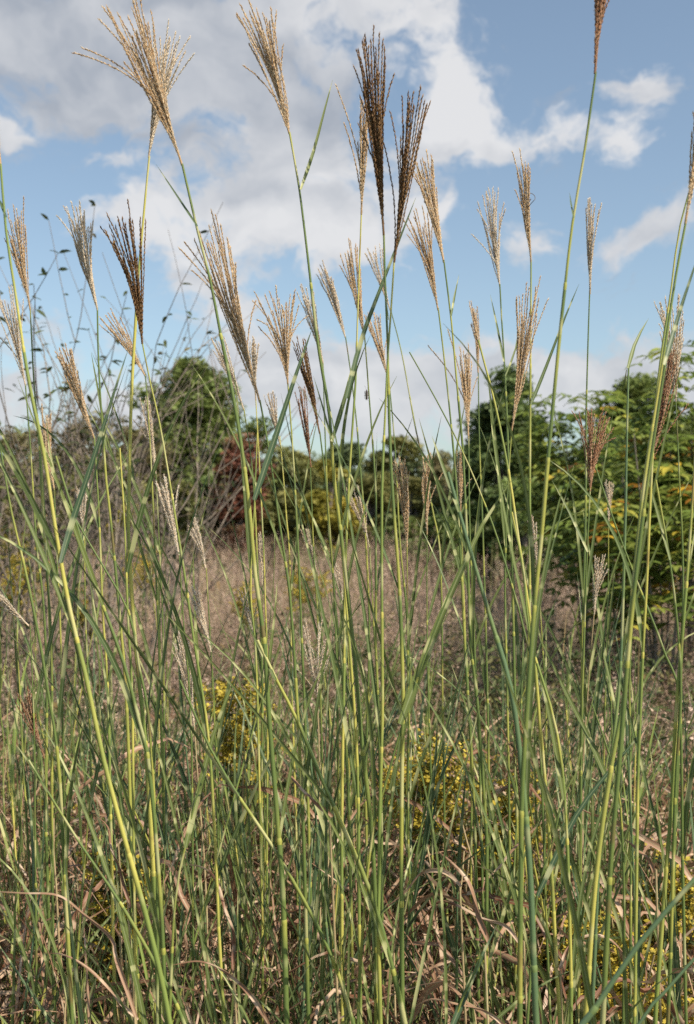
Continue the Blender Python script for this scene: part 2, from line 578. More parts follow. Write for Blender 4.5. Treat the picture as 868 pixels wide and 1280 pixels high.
def stalk(name, label, cat, d, pts, wpx, pl=None, lv=(), nleaf=3, mat='culm', lmat='leaf', group=None, dy=0.0, lw=1.0):
    """one grass stalk. pts: picture points from its top down; d: distance; wpx: stem width in picture pixels
    pl = (tip, base, left px, right px, n, tone, extra px list)"""
    P0 = [at(x, y, d + dy * (k / max(1, len(pts) - 1))) for k, (x, y) in enumerate(pts)]
    last, prev = P0[-1], P0[-2]
    v = (last - prev).normalized()
    # continue to the ground, straightening
    while last.z > 0.0:
        v = Vector((v.x * .80, v.y * .8 + .0, v.z - .12)).normalized()
        stp = min(.22, max(.03, last.z + .02))
        last = last + v * stp
        P0.append(last.copy())
        if last.z < 0.02:
            break
    foot = Vector((P0[-1].x, P0[-1].y, 0))
    P0[-1] = foot - Vector((0, 0, .02))
    root = empty(name, foot, label, cat, group)
    loc = np.array(tuple(foot))
    P = spline(P0, .035) - loc
    kk = len(P)
    for ax_ in (0, 1):
        kn = np.array([R.gauss(0, .0032) for _ in range(max(4, kk // 7))])
        kn[0] = kn[-1] = 0
        P[:, ax_] += np.interp(np.linspace(0, 1, kk), np.linspace(0, 1, len(kn)), kn)
    rb = wpx / F * d / 2 * .80
    rt = rb * (.45 if pl else .5)
    mb = MB()
    Ltot = np.sum(np.linalg.norm(np.diff(P, axis=0), axis=1))
    rnd = R.random()
    nn = max(3, int(Ltot / .24))
    nodes = sorted(min(.97, max(.12, (k + 1) / (nn + 1) + R.uniform(-.03, .03))) for k in range(nn))
    add_stem(mb, P, rt, rb, nodes, rnd)
    mb.build('stem', M[mat], root)
    # leaves that start on the nodes
    cand = nodes[:]
    R.shuffle(cand)
    k = 0
    for q in cand:
        if k >= nleaf + 1:
            break
        i = min(len(P) - 2, int(q * (len(P) - 1)))
        if P[i][2] > 1.48:
            continue
        up = Vector(P[i - 1] - P[i + 1]).normalized() if i > 0 else Vector((0, 0, 1))
        ln = R.uniform(.28, .58)
        ln = min(ln, max(.2, 1.75 - P[i][2]))
        az = R.choice([R.uniform(-.5, .5), math.pi + R.uniform(-.5, .5), R.uniform(0, 6.28)])
        lb = MB()
        ribbon(lb, rand_leaf(P[i], up, az, ln, R), R.uniform(.005, .0095) * lw, face=(R.uniform(-1, 1), -1, R.uniform(.0, .8)), fold=R.uniform(.15, .7), twist=R.uniform(-.8, .8), rnd=R.random())
        lb.build('leaf', M[lmat], root)
        k += 1
    for lf in lv:
        lp, w = lf[0], lf[1]
        mt = lf[2] if len(lf) > 2 else lmat
        LP = [at(x, y, d + .012 * (i + (-1 if i == 0 else 0))) for i, (x, y) in enumerate(lp)]
        LPn = spline(LP, .03) - loc
        lb = MB()
        ribbon(lb, LPn, w / F * d, face=(.15, -1, .3), fold=.35, twist=.15, rnd=R.random())
        lb.build('leaf', M[mt], root)
    if pl:
        tip, base, l, r, n, tone = pl[:6]
        ex = [at(x, y, d + R.uniform(-.03, .03)) for (x, y) in (pl[6] if len(pl) > 6 else ())]
        b = at(base[0], base[1], d)
        tp = at(tip[0], tip[1], d + R.uniform(-.04, .04))
        plume(root, b, tp, l / F * d, r / F * d, n, tone, ex, split=(tp - b).length * F / d > 88)
    STALKS.append(root)
    return root


G = 'plumed'
NM = 'silver_grass_stalk'
C = 'grass stalk'
SP = [
 # label, d, pts, wpx, plume, given leaves, nleaf, mat
 ('tall tan plume fanning far to the left above a paler upright plume', 1.5, [(228,205),(247,290),(262,350),(275,420),(295,520),(310,620),(320,720),(331,800),(337,890),(345,990),(356,1120),(362,1290)], 8, ((158,-14),(228,207),30,22,17,'tan',[(92,66),(103,60),(128,8),(124,24),(148,18),(170,0)]), [([(318,625),(345,545),(368,475),(390,412)],9,'leaf_blue'),([(247,283),(225,250),(195,205)],3.5,'leaf_blue')], 2,'culm'),
 ('pale upright plume crossing behind a tan plume near the top edge', 1.8, [(187,195),(180,270),(172,370),(168,480),(168,600),(169,720),(174,850),(183,960),(192,1120),(200,1290)], 7, ((207,22),(186,197),14,30,15,'pale',[(238,46),(228,62)]), [([(168,600),(160,560),(139,500),(115,440)],3)], 2,'culm_y'),
 ('tan nodding plume against grey cloud with one raceme hanging down', 1.55, [(362,165),(375,235),(388,330),(402,440),(413,520),(417,600),(430,720),(441,830),(450,940),(462,1060),(470,1290)], 7, ((316,-2),(362,167),26,18,16,'tan',[(346,15),(296,20)]), [([(376,237),(392,190),(404,145),(416,100)],5),([(415,552),(432,495),(445,440)],7),([(414,548),(404,510),(392,470)],3)], 2,'culm'),
 ('tallest dark brown dense plume just right of the centre line', 1.5, [(480,292),(482,360),(485,430),(487,520),(491,620),(497,740),(499,870),(499,1040),(503,1290)], 7, ((462,36),(480,294),18,22,24,'brown',[(443,84),(446,62),(453,52),(482,82)]), [([(486,400),(479,345)],2)], 2,'culm'),  # brown tone puts the shade on this plume into its colour
 ('brown open plume with separate racemes leaning right of the tallest plume', 1.5, [(493,325),(489,390),(485,450),(482,520),(478,620),(476,800),(476,1000),(479,1150),(480,1290)], 6, ((518,105),(493,328),16,20,13,'brown',[(538,128),(488,140),(503,120),(512,128)]), [([(433,498),(452,425),(478,355),(520,247)],7,'leaf_blue')], 2,'culm_y'),
 ('narrow brown plume half hidden behind the tallest dark plume', 1.75, [(452,265),(447,380),(443,480),(437,600),(434,720),(433,880),(430,1040),(428,1290)], 5, ((456,120),(452,268),9,9,14,'tan',[(420,106)]), [], 2,'culm_y'),
 ('tan brown plume over blue sky with a short leaf below it', 1.75, [(555,325),(563,400),(568,470),(575,560),(583,660),(592,800),(600,950),(606,1290)], 5.5, ((532,188),(555,328),20,14,15,'tan',[(514,216),(520,205)]), [([(564,395),(568,372),(574,343)],4)], 2,'culm'),
 ('slightly smaller tan plume tucked below the plume with a short leaf', 2.0, [(548,385),(556,460),(565,560),(573,680),(580,820),(590,1000),(600,1290)], 5, ((521,258),(548,388),14,12,14,'tan',[(503,272)]), [], 2,'culm'),
 ('small pale plume standing alone in blue sky beside a narrow leaf', 2.2, [(625,355),(627,400),(630,455),(634,560),(640,700),(643,860),(646,1000),(650,1290)], 5, ((614,236),(625,358),20,16,13,'pale',[(597,262),(632,262)]), [([(630,452),(622,410),(613,368)],3.5),([(632,470),(645,435),(650,400)],3)], 2,'culm'),
 ('tan plume with a dark curled tendril round its middle', 2.1, [(664,325),(664,400),(663,600),(662,800),(656,1000),(652,1290)], 5.5, ((657,200),(664,328),12,7,15,'tan',[(641,190),(650,186)]), [([(664,505),(683,458),(706,398),(724,355)],5)], 2,'culm_y'),
 ('brown plume cut by the top edge on a long bare bright stalk', 1.3, [(745,90),(730,200),(717,280),(704,400),(690,540),(681,640),(671,760),(665,900),(658,1100),(652,1290)], 8, ((760,-90),(744,92),16,20,14,'rust',[(782,-30)]), [([(717,272),(714,255),(712,240)],3)], 1,'culm'),
 ('small pale compact plume on a thin straight stalk over blue sky', 2.2, [(738,345),(736,450),(734,600),(730,750),(728,900),(725,1100),(722,1290)], 4.5, ((742,242),(738,368),9,9,11,'pale',[]), [], 2,'culm'),
 ('brown plume cut by the right edge high over blue sky', 1.35, [(858,275),(845,345),(826,470),(806,600),(790,740),(780,860),(762,960),(744,1100),(732,1290)], 8, ((884,95),(857,280),10,14,15,'tan',[]), [], 1,'culm_y'),
 ('thin stalk with its plume outside the right edge beside a thicker one', 1.5, [(880,180),(850,280),(838,360),(820,480),(812,600),(806,740),(800,900),(790,1290)], 5, None, [], 1,'culm_y'),
 ('thick curving stalk at the left edge with a broad blade across it', 1.35, [(1,205),(8,290),(20,370),(35,470),(55,570),(68,660),(85,760),(105,840),(130,950),(155,1040),(190,1170),(215,1290)], 8, ((-14,70),(1,208),8,10,12,'tan',[]), [([(76,704),(90,655),(115,580),(140,500),(160,438)],9,'leaf_blue'),([(8,272),(2,256),(-6,240)],5,'leaf_blue')], 2,'culm_y'),
 ('pale plume arching left above the leafy sapling', 1.9, [(122,385),(125,460),(133,560),(141,650),(150,780),(160,950),(170,1290)], 5.5, ((100,246),(122,388),26,12,16,'pale',[(72,270),(80,258)]), [([(134,562),(125,500),(114,440)],4)], 2,'culm'),
 ('dark brown plume spreading upward on the left and bent at its foot', 1.6, [(178,428),(189,480),(200,525),(212,590),(228,690),(240,800),(256,930),(270,1100),(280,1290)], 5, ((168,262),(178,430),38,10,19,'brown',[(126,284),(134,268),(160,250)]), [], 2,'culm_y'),
 ('pale tan plume behind the thick stalk at the left edge', 2.0, [(38,385),(43,480),(50,560),(56,700),(62,860),(70,1290)], 4.5, ((18,255),(38,388),20,10,14,'tan',[(30,246)]), [], 2,'culm'),
 ('loose pale plume low at the left edge before bare twigs', 2.2, [(32,480),(38,560),(45,680),(55,820),(62,1290)], 4.5, ((8,355),(32,482),18,16,13,'pale',[]), [], 2,'culm'),
 ('large orange tan plume leaning left with loose racemes below the sky gap', 1.65, [(325,500),(335,560),(345,640),(358,740),(368,850),(378,1000),(385,1290)], 6, ((266,272),(325,503),26,20,18,'tan',[(231,303),(224,310),(240,338),(264,262)]), [([(338,580),(350,600),(372,640)],3)], 2,'culm'),
 ('small pale plume bending over beside the round green tree', 2.3, [(305,510),(315,590),(320,700),(326,860),(332,1290)], 4, ((270,412),(305,512),14,8,12,'pale',[]), [], 2,'culm'),
 ('wide open tan plume with thin side racemes above the red shrub', 1.9, [(360,478),(366,560),(371,650),(378,800),(384,950),(388,1290)], 5, ((352,355),(360,480),36,26,16,'tan',[(316,376),(322,400),(384,396)]), [], 2,'culm'),
 ('greyish plume partly behind a green stalk under the grey cloud', 2.2, [(404,452),(408,540),(414,660),(420,800),(424,1290)], 4, ((380,352),(404,454),14,10,11,'pale',[]), [], 2,'culm'),
 ('slim pale plume leaning left above the middle of the cloud bank', 2.3, [(432,420),(441,480),(450,560),(458,680),(462,860),(465,1290)], 4, ((403,322),(432,422),14,8,12,'pale',[]), [], 2,'culm'),
 ('upright tan plume carrying a small dark insect on its stalk', 2.1, [(456,420),(460,490),(466,600),(470,740),(474,900),(478,1290)], 4.5, ((438,300),(456,424),14,14,14,'tan',[]), [], 2,'culm'),
 ('faint pale plume right behind the two dark central plumes', 2.4, [(488,385),(503,440),(519,520),(540,630),(552,760),(560,1290)], 3.5, ((466,305),(488,388),14,12,10,'pale',[]), [], 2,'culm'),
 ('brown arched plume with comb like racemes above the red shrub', 1.9, [(400,540),(410,620),(420,740),(432,900),(440,1290)], 5, ((372,415),(400,542),12,10,16,'brown',[]), [], 2,'culm'),
 ('small pinkish plume low beside the red shrub top', 2.4, [(350,545),(358,640),(366,780),(372,1290)], 3.5, ((336,486),(350,556),9,9,10,'pale',[]), [], 2,'culm_y'),
 ('narrow rust pink plume low above the yellow bush', 2.3, [(388,580),(392,680),(398,820),(402,1290)], 3.5, ((376,480),(389,584),8,7,10,'rust',[]), [], 2,'culm'),
 ('tan plume crossing behind the leaning middle stalk', 2.2, [(486,470),(494,560),(500,680),(508,840),(512,1290)], 4, ((462,385),(486,474),12,12,12,'tan',[]), [], 2,'culm'),
 ('small orange plume standing right of a long diagonal leaf', 2.3, [(598,465),(600,560),(606,700),(612,860),(616,1290)], 4, ((590,366),(598,466),7,7,10,'tan',[]), [], 2,'culm'),
 ('reddish tan plume with two racemes reaching left over the cloud', 2.0, [(586,545),(588,660),(594,800),(602,980),(610,1290)], 4.5, ((580,428),(586,548),9,9,14,'tan',[(536,433),(560,412)]), [], 2,'culm'),
 ('long dense plume leaning right in front of the dark conifer', 2.0, [(640,535),(634,620),(630,740),(632,900),(636,1290)], 4.5, ((668,350),(640,538),18,10,16,'tan',[(676,345)]), [], 2,'culm'),
 ('bristly brown plume with a pointed crest before the broad leaved bush', 1.8, [(738,610),(735,700),(732,840),(728,1000),(724,1290)], 5, ((746,506),(738,614),20,20,18,'rust',[(768,548),(716,515)]), [], 2,'culm'),
 ('frosted pale plume opening wide near the right edge', 2.0, [(845,500),(850,600),(855,720),(850,900),(842,1290)], 4.5, ((842,366),(845,502),26,22,16,'pale',[(818,378)]), [], 2,'culm'),
 ('rusty sagging plume half covered by the thick stalk at right', 1.8, [(802,610),(798,700),(792,860),(786,1290)], 4.5, ((846,430),(802,612),12,10,15,'rust',[]), [], 2,'culm'),
 ('orange tan plume drooping over brush left of a broad blade', 1.9, [(118,545),(125,640),(131,760),(138,900),(142,1290)], 5, ((76,424),(118,548),14,10,15,'tan',[]), [], 2,'culm_y'),
 ('soft pinkish plume beside the thick yellow stalk at left', 2.1, [(68,610),(72,700),(78,840),(84,1290)], 4, ((52,505),(68,612),11,11,13,'tan',[]), [], 2,'culm'),
 ('slim pale plume in front of the left flank of the round tree', 2.3, [(195,590),(200,690),(206,840),(212,1290)], 3.5, ((181,492),(195,592),7,7,10,'pale',[]), [], 2,'culm'),
 ('loose straw plume hanging over the meadow below the round tree', 1.9, [(224,690),(230,780),(240,920),(246,1290)], 4, ((203,592),(224,694),11,10,12,'pale',[]), [], 2,'culm'),
 ('short pale plume behind the broad blade on the left', 2.3, [(106,665),(108,760),(114,900),(118,1290)], 4, ((104,596),(106,668),12,12,11,'pale',[]), [], 2,'culm'),
 ('small folded pale plume over pink brown meadow left of centre', 2.3, [(258,710),(264,800),(272,940),(276,1290)], 4, ((238,648),(258,712),9,8,10,'pale',[]), [], 2,'culm'),
 ('tiny whitish plume beside the yellow stalk below the red shrub', 2.4, [(328,730),(330,820),(334,960),(336,1290)], 3.5, ((326,664),(328,732),5,5,8,'pale',[]), [], 2,'culm'),
 ('small pink and cream plume over the yellow flowers at centre', 2.4, [(396,712),(402,800),(410,930),(414,1290)], 3.5, ((381,655),(396,714),8,8,9,'pale',[]), [], 2,'culm'),
 ('pale fanned plume low in the middle before the shrub line', 2.3, [(462,680),(468,780),(474,900),(478,1290)], 4, ((440,602),(462,684),14,8,11,'pale',[]), [], 2,'culm'),
 ('slender tan plume with a hooked tip before the middle shrubs', 2.1, [(509,680),(511,780),(514,920),(518,1290)], 4, ((500,568),(509,684),12,10,14,'tan',[(512,590)]), [], 2,'culm'),
 ('slender orange plume beside the hooked plume before the shrubs', 2.2, [(534,665),(535,760),(538,900),(540,1290)], 3.5, ((534,562),(534,668),9,9,13,'tan',[]), [], 2,'culm'),
 ('young straw plume at the left foot of the dark conifer', 2.3, [(576,640),(580,740),(585,900),(588,1290)], 3.5, ((576,560),(576,642),7,7,9,'tan',[]), [], 2,'culm_y'),
 ('tiny pale plume right of the bristly brown plume', 2.5, [(761,650),(760,740),(757,880),(755,1290)], 3, ((762,596),(761,652),6,6,8,'pale',[]), [], 2,'culm'),
 ('pale pink plume low on the right above green weeds', 2.2, [(743,765),(737,860),(732,980),(728,1290)], 3.5, ((752,692),(743,768),9,9,11,'pale',[]), [], 2,'culm_dry'),
 ('pale plume lying nearly flat at the left edge over the meadow', 1.9, [(38,782),(42,860),(46,960),(50,1290)], 4, ((-28,725),(36,782),12,12,13,'pale',[]), [], 2,'culm'),
 ('rust red plume low at the left edge among green blades', 1.9, [(56,945),(62,1020),(70,1120),(74,1290)], 4, ((27,858),(56,948),10,12,13,'rust',[]), [], 2,'culm'),
 ('ragged straw plume low left of centre in the meadow gap', 2.0, [(243,905),(248,1000),(254,1100),(258,1290)], 4, ((226,790),(243,908),12,12,13,'pale',[]), [], 2,'culm_dry'),
 ('dark rust plume standing stiff low among blades right of centre', 1.8, [(650,1020),(652,1100),(654,1290)], 4, ((646,880),(650,1024),6,6,15,'rust',[]), [], 2,'culm_d'),
 ('dry cream plume with crooked open branches in the centre', 2.0, [(397,880),(400,960),(404,1290)], 4, ((396,775),(397,882),26,26,10,'pale',[]), [], 1,'culm_dry'),
 ('small pale plume right of the crooked dry plume', 2.4, [(432,765),(438,860),(444,960),(448,1290)], 3.5, ((419,706),(432,768),7,7,9,'pale',[]), [], 2,'culm'),
 ('small straw plume left of the yellow flowers near the centre', 2.3, [(318,795),(326,880),(334,980),(338,1290)], 3.5, ((300,732),(318,798),7,7,9,'pale',[]), [], 2,'culm'),
 ('short plume right of the tallest bright stalk over the meadow', 2.4, [(672,705),(676,800),(680,920),(684,1290)], 3.5, ((664,645),(672,708),7,7,9,'pale',[]), [], 2,'culm'),
 ('plume leaning left right behind the dark brown bent plume', 2.1, [(182,468),(188,560),(194,700),(200,860),(204,1290)], 4, ((132,388),(182,470),14,14,12,'tan',[]), [], 2,'culm'),
 ('thin cream plume beside the foot of the large orange tan plume', 2.2, [(320,500),(326,600),(332,760),(338,1290)], 3.5, ((318,418),(320,500),7,7,9,'pale',[]), [], 2,'culm_y'),
 ('long pale plume leaning left over the meadow below the folded one', 2.1, [(264,812),(268,900),(274,1000),(278,1290)], 3.5, ((238,728),(264,815),9,7,10,'pale',[]), [], 2,'culm'),
]
for lab, d, pts, w, pl, lv, nl, mt in SP:
    stalk(NM, lab, C, d, pts, w, pl, lv, nl, mt)

SH = [
 ('dark slim stalk topped by a short upright blade at right', 1.6, [(786,457),(784,560),(783,640),(778,830),(768,940),(752,1060),(740,1290)], 6, [([(785,460),(793,432),(801,415),(811,398)],6),([(783,462),(781,476),(776,492)],4)], 1,'culm_d'),
 ('thick green stalk ending in a very dark narrow blade near the right edge', 1.3, [(832,452),(818,540),(803,640),(790,740),(781,830),(770,960),(758,1100),(750,1290)], 9, [([(830,456),(842,415),(856,370),(878,305)],7,'leaf_blue')], 1,'culm'),
 ('thickest dark green stalk leaning left with a folded top below the conifer', 1.35, [(560,590),(574,640),(590,695),(612,770),(638,860),(652,960),(664,1100),(672,1290)], 11, [([(574,640),(562,605),(551,575),(540,545)],7)], 2,'culm_d'),
 ('broad bright blade leaning right below the dark conifer', 1.5, [(578,705),(560,745),(538,800),(520,850),(500,910),(480,980),(462,1070),(450,1290)], 5, [([(500,905),(530,825),(560,750),(583,700),(604,655),(640,600)],12)], 1,'culm'),
 ('very thick dark stalk slanting across the lower right corner', 1.15, [(905,1060),(868,1100),(800,1180),(745,1262),(700,1330)], 14, [], 0,'culm_d'),
 ('banded blade slanting below the thick dark stalk at lower right', 1.25, [(890,1180),(868,1198),(830,1240),(790,1290)], 9, [([(868,1215),(885,1180),(905,1140)],9)], 0,'culm_d'),
 ('thin leaf stalk slanting from the cloud bank down to the right', 1.7, [(512,440),(545,500),(575,560),(604,630),(630,705),(655,790),(675,900),(690,1290)], 4, [], 2,'culm'),
 ('yellow green stalk slanting right in front of the conifer', 1.6, [(598,425),(620,505),(638,590),(652,680),(668,790),(678,900),(690,1060),(700,1290)], 6, [], 2,'culm_y'),
 ('banded stalk bending right below the broad blade at left', 1.5, [(70,570),(92,640),(108,690),(132,760),(158,830),(176,900),(190,990),(205,1290)], 7, [([(70,600),(62,560),(58,520)],3)], 2,'culm'),
 ('second banded stalk just above the bending one at left', 1.6, [(64,590),(95,650),(122,697),(160,765),(172,830),(186,940),(195,1290)], 5, [], 2,'culm'),
 ('green stalk entering at the left edge over the meadow', 1.6, [(0,555),(14,640),(28,700),(44,780),(58,860),(75,980),(90,1290)], 6, [], 3,'culm'),
 ('thick banded stalk leaning left in the low centre', 1.5, [(322,800),(345,850),(372,905),(400,975),(432,1050),(470,1150),(505,1290)], 9, [([(345,850),(330,820),(310,780)],6)], 2,'culm'),
 ('diagonal banded stalk crossing the bottom left of centre', 1.5, [(225,850),(262,935),(300,1000),(340,1060),(380,1130),(415,1200),(445,1290)], 7, [], 2,'culm'),
 ('diagonal banded stalk crossing the bottom left corner', 1.5, [(36,950),(60,990),(100,1055),(150,1130),(198,1215),(235,1290)], 7, [([(60,990),(42,960),(20,930)],6)], 1,'culm'),
 ('wide blue green blade rising right from the bottom edge', 1.4, [(602,1195),(585,1235),(565,1290)], 6, [([(560,1295),(585,1235),(605,1190),(622,1155)],9,'leaf_blue')], 0,'culm'),
 ('banded blade leaning right over the low left meadow gap', 1.5, [(258,960),(245,1000),(232,1060),(220,1130),(214,1290)], 6, [([(232,1060),(252,975),(275,895),(300,835)],9)], 0,'culm'),
 ('long dark blade crossing the lower right from low left', 1.5, [(700,1010),(690,1060),(672,1120),(660,1290)], 6, [([(672,1120),(720,1020),(765,960),(812,905)],8,'leaf_blue')], 0,'culm'),
 ('bluish blade leaning left across the right weeds', 1.6, [(740,880),(760,940),(775,1010),(780,1290)], 5, [([(775,1010),(735,920),(700,850),(672,790)],8)], 1,'culm'),
 ('green stalk with a banded arm reaching left over the right meadow', 1.6, [(745,585),(770,660),(800,740),(830,820),(850,900),(860,1290)], 5, [([(735,690),(712,640),(690,600)],5)], 2,'culm'),
 ('long straight yellow stalk rising through the lower middle right', 1.5, [(640,640),(655,720),(662,800),(700,960),(712,1290)], 6, [([(705,1000),(688,900),(672,830)],7)], 1,'culm_y'),
 ('slanted bluish stalk just inside the right edge', 1.5, [(820,600),(838,700),(848,780),(853,870),(845,1000),(835,1290)], 6, [([(838,700),(822,640),(806,585)],6)], 2,'culm'),
 ('bright yellow green stalk beside the right edge', 1.5, [(872,520),(866,640),(858,760),(846,880),(838,1000),(822,1290)], 7, [], 2,'culm_y'),
 ('yellow stalk at the left running down through the meadow', 1.7, [(150,560),(156,660),(160,780),(166,900),(172,1290)], 5, [], 2,'culm_y'),
 ('thin pale yellow stalk in front of the red shrub', 1.9, [(322,540),(318,640),(314,740),(322,860),(330,1290)], 4, [], 2,'culm_y'),
 ('straight green stalk just left of centre in the lower half', 1.6, [(424,640),(432,760),(440,880),(446,1000),(450,1290)], 6, [], 2,'culm_y'),
]
for lab, d, pts, w, lv, nl, mt in SH:
    stalk('grass_shoot', lab, 'grass shoot', d, pts, w, None, lv, nl, mt)

# ---- the many look-alike leafy shoots of the stand: prototypes, then copies
def make_shoot(seed, kind):
    r = random.Random(seed)
    root = empty('grass_shoot', (0, 0, 0))
    H = r.uniform(.62, 1.18)
    bend = r.uniform(-.10, .10)
    b2 = r.uniform(-.08, .08)
    P = np.array([(bend * t * t * H, b2 * t * t * H, H * t) for t in np.linspace(1, 0, 28)])
    mb = MB()
    rad = r.uniform(.0018, .0030)
    nodes = [.14, .3, .46, .62, .78]
    nodes = [min(.95, q + r.uniform(-.04, .04)) for q in nodes]
    add_stem(mb, P, rad * .6, rad, nodes, r.random())
    mb.build('stem', M[{'g': 'culm', 'y': 'culm_y', 'b': 'culm_d'}[kind]], root)
    mats = {'g': 'leaf', 'y': 'leaf_yellow' if r.random() < .5 else 'leaf', 'b': 'leaf_blue'}
    az = r.uniform(0, 6.28)
    for k, q in enumerate(nodes):
        i = int(q * 27)
        az += math.pi + r.uniform(-.5, .5)
        up = Vector(P[i - 1] - P[i + 1]).normalized()
        lb = MB()
        ln = r.uniform(.3, .56) * (1 if k else .75)
        ribbon(lb, rand_leaf(P[i], up, az, ln, r, ang=r.uniform(.07, .30)), r.uniform(.0055, .0105), face=(r.uniform(-1, 1), r.uniform(-1, 1), .3), fold=r.uniform(.15, .7), twist=r.uniform(-1, 1), rnd=r.random())
        lb.build('leaf', M[mats[kind]], root)
    # spear leaf at the top
    lb = MB()
    ribbon(lb, rand_leaf(P[0] - np.array([0, 0, .02]), Vector((0, 0, 1)), az + 1.5, r.uniform(.14, .28), r, ang=r.uniform(.03, .16), droop=.1), .007, face=(r.uniform(-1, 1), -1, .2), fold=.6, rnd=r.random())
    lb.build('leaf', M[mats[kind]], root)
    return root


def foot_spot(r, dmin, dmax):
    d = dmin + (dmax - dmin) * r.random() ** .85
    return (r.uniform(-1, 1) * (.325 * d + .06), d)


groups = {
 'g': ('slender green banded shoot without a plume in the dense grass stand', 'green leafy shoots in the grass stand', 140),
 'y': ('yellowish leafy shoot without a plume in the dense grass stand', 'yellowish leafy shoots in the grass stand', 62),
 'b': ('blue green leafy shoot without a plume in the dense grass stand', 'blue green leafy shoots in the grass stand', 84),
}
for kind, (lab, grp, cnt) in groups.items():
    protos = [make_shoot(100 + i * 7 + ord(kind), kind) for i in range(12)]
    for p in protos:
        tag(p, lab, 'grass shoot', grp)
    r = random.Random(ord(kind))
    for i in range(cnt):
        o = protos[i] if i < 12 else copy_tree(protos[i % 12])
        x, y = foot_spot(r, 1.55, 3.5)
        o.location = (x, y, 0)
        lean = r.gauss(0, .23)
        o.rotation_euler = (r.gauss(0, .10), lean, r.uniform(0, 6.28))
        s = r.uniform(.78, 1.12)
        o.scale = (1.0, 1.0, s)

# ---- withered shoots with curled brown leaves
def dead_curve(r, start, az, length):
    n = 16
    p = Vector(start)
    pts = []
    a = r.uniform(.2, .7)
    kink = r.randint(4, 8)
    for i in range(n):
        pts.append(tuple(p))
        a += r.uniform(.02, .2) + (r.uniform(.3, .8) if i == kink else 0)
        a = min(a, 2.9)
        az += r.uniform(-.22, .22)
        p = p + Vector((math.sin(a) * math.cos(az), math.sin(a) * math.sin(az), math.cos(a))) * (length / n)
    return np.array(pts) + NR.normal(0, .003, (n, 3))


def make_withered(seed):
    r = random.Random(seed)
    root = empty('withered_shoot', (0, 0, 0))
    H = r.uniform(.45, .85)
    P = np.array([(r.uniform(-.004, .004) + .05 * t * t, .03 * t, H * t) for t in np.linspace(1, 0, 16)])
    mb = MB()
    add_stem(mb, P, .0014, .0026, [.2, .5, .75], r.random())
    mb.build('stem', M['culm_dry'], root)
    for k in range(6):
        lb = MB()
        i = r.randint(0, 12)
        ribbon(lb, dead_curve(r, P[i], r.uniform(0, 6.28), r.uniform(.22, .48)), r.uniform(.007, .014), face=(r.uniform(-1, 1), r.uniform(-1, 1), .5), fold=r.uniform(.4, 1.3), twist=r.uniform(-6, 6), rnd=r.random())
        lb.build('dead_leaf', M['leaf_dead'], root)
    return root


wp = [make_withered(900 + i) for i in range(10)]
for p in wp:
    tag(p, 'withered brown shoot with curled dead leaves low among the green shoots', 'withered shoot', 'withered brown shoots at the foot of the grass')
r = random.Random(55)
for i in range(150):
    o = wp[i] if i < 10 else copy_tree(wp[i % 10])
    x, y = foot_spot(r, 1.6, 3.3)
    if r.random() < .4:
        x = r.uniform(-.05, .33) * y * .9
    o.location = (x, y, 0)
    o.rotation_euler = (r.gauss(0, .12), r.gauss(0, .12), r.uniform(0, 6.28))
    s = r.uniform(.8, 1.15)
    o.scale = (s, s, s)

# prominent dead leaves, each on its own withered shoot
DL = [
 ('long dead leaf arching from the left edge over the low blades', 1.45, [(168,1262),(150,1200),(138,1172),(108,1140),(70,1118),(30,1114),(-6,1113)], 7),
 ('dark dead leaf curling left near the bottom left corner', 1.5, [(170,1275),(150,1250),(118,1215),(85,1192),(52,1190)], 6),
 ('pale brown dead leaf bent over like a hook left of centre', 1.6, [(292,1215),(290,1170),(284,1130),(272,1098),(252,1083),(231,1078)], 7),
 ('dark brown dead leaf arching along the bottom edge left of centre', 1.5, [(338,1290),(318,1245),(290,1218),(255,1203),(218,1206)], 7),
 ('dark dead leaf hanging down in the low centre right', 1.5, [(606,1185),(602,1145),(588,1105),(566,1080),(545,1062)], 9),
 ('broad pale dead leaf bowed left in the low centre', 1.6, [(575,1110),(555,1098),(530,1096),(500,1112),(478,1132)], 7),
 ('thin brown dead leaf arching right above the bottom centre', 1.5, [(655,1180),(630,1156),(600,1142),(570,1130),(545,1130),(520,1165)], 6),
 ('dark twisted dead leaf on the lower right beside a thick stalk', 1.5, [(820,1090),(812,1072),(795,1060),(779,1052)], 7),
 ('curved brown dead leaf at the bottom edge right of centre', 1.45, [(640,1300),(610,1262),(575,1250),(540,1253),(515,1262)], 5),
 ('red brown dead leaf slanting down in the centre left', 1.6, [(412,1020),(385,990),(362,970),(350,962)], 7),
 ('brown dead leaf rising right above the lower left shoots', 1.7, [(160,1130),(152,1090),(140,1060),(130,1030),(118,1020)], 6),
 ('tan dead leaf lying across the bottom right weeds', 1.6, [(700,1210),(722,1180),(760,1170),(790,1200)], 6),
]
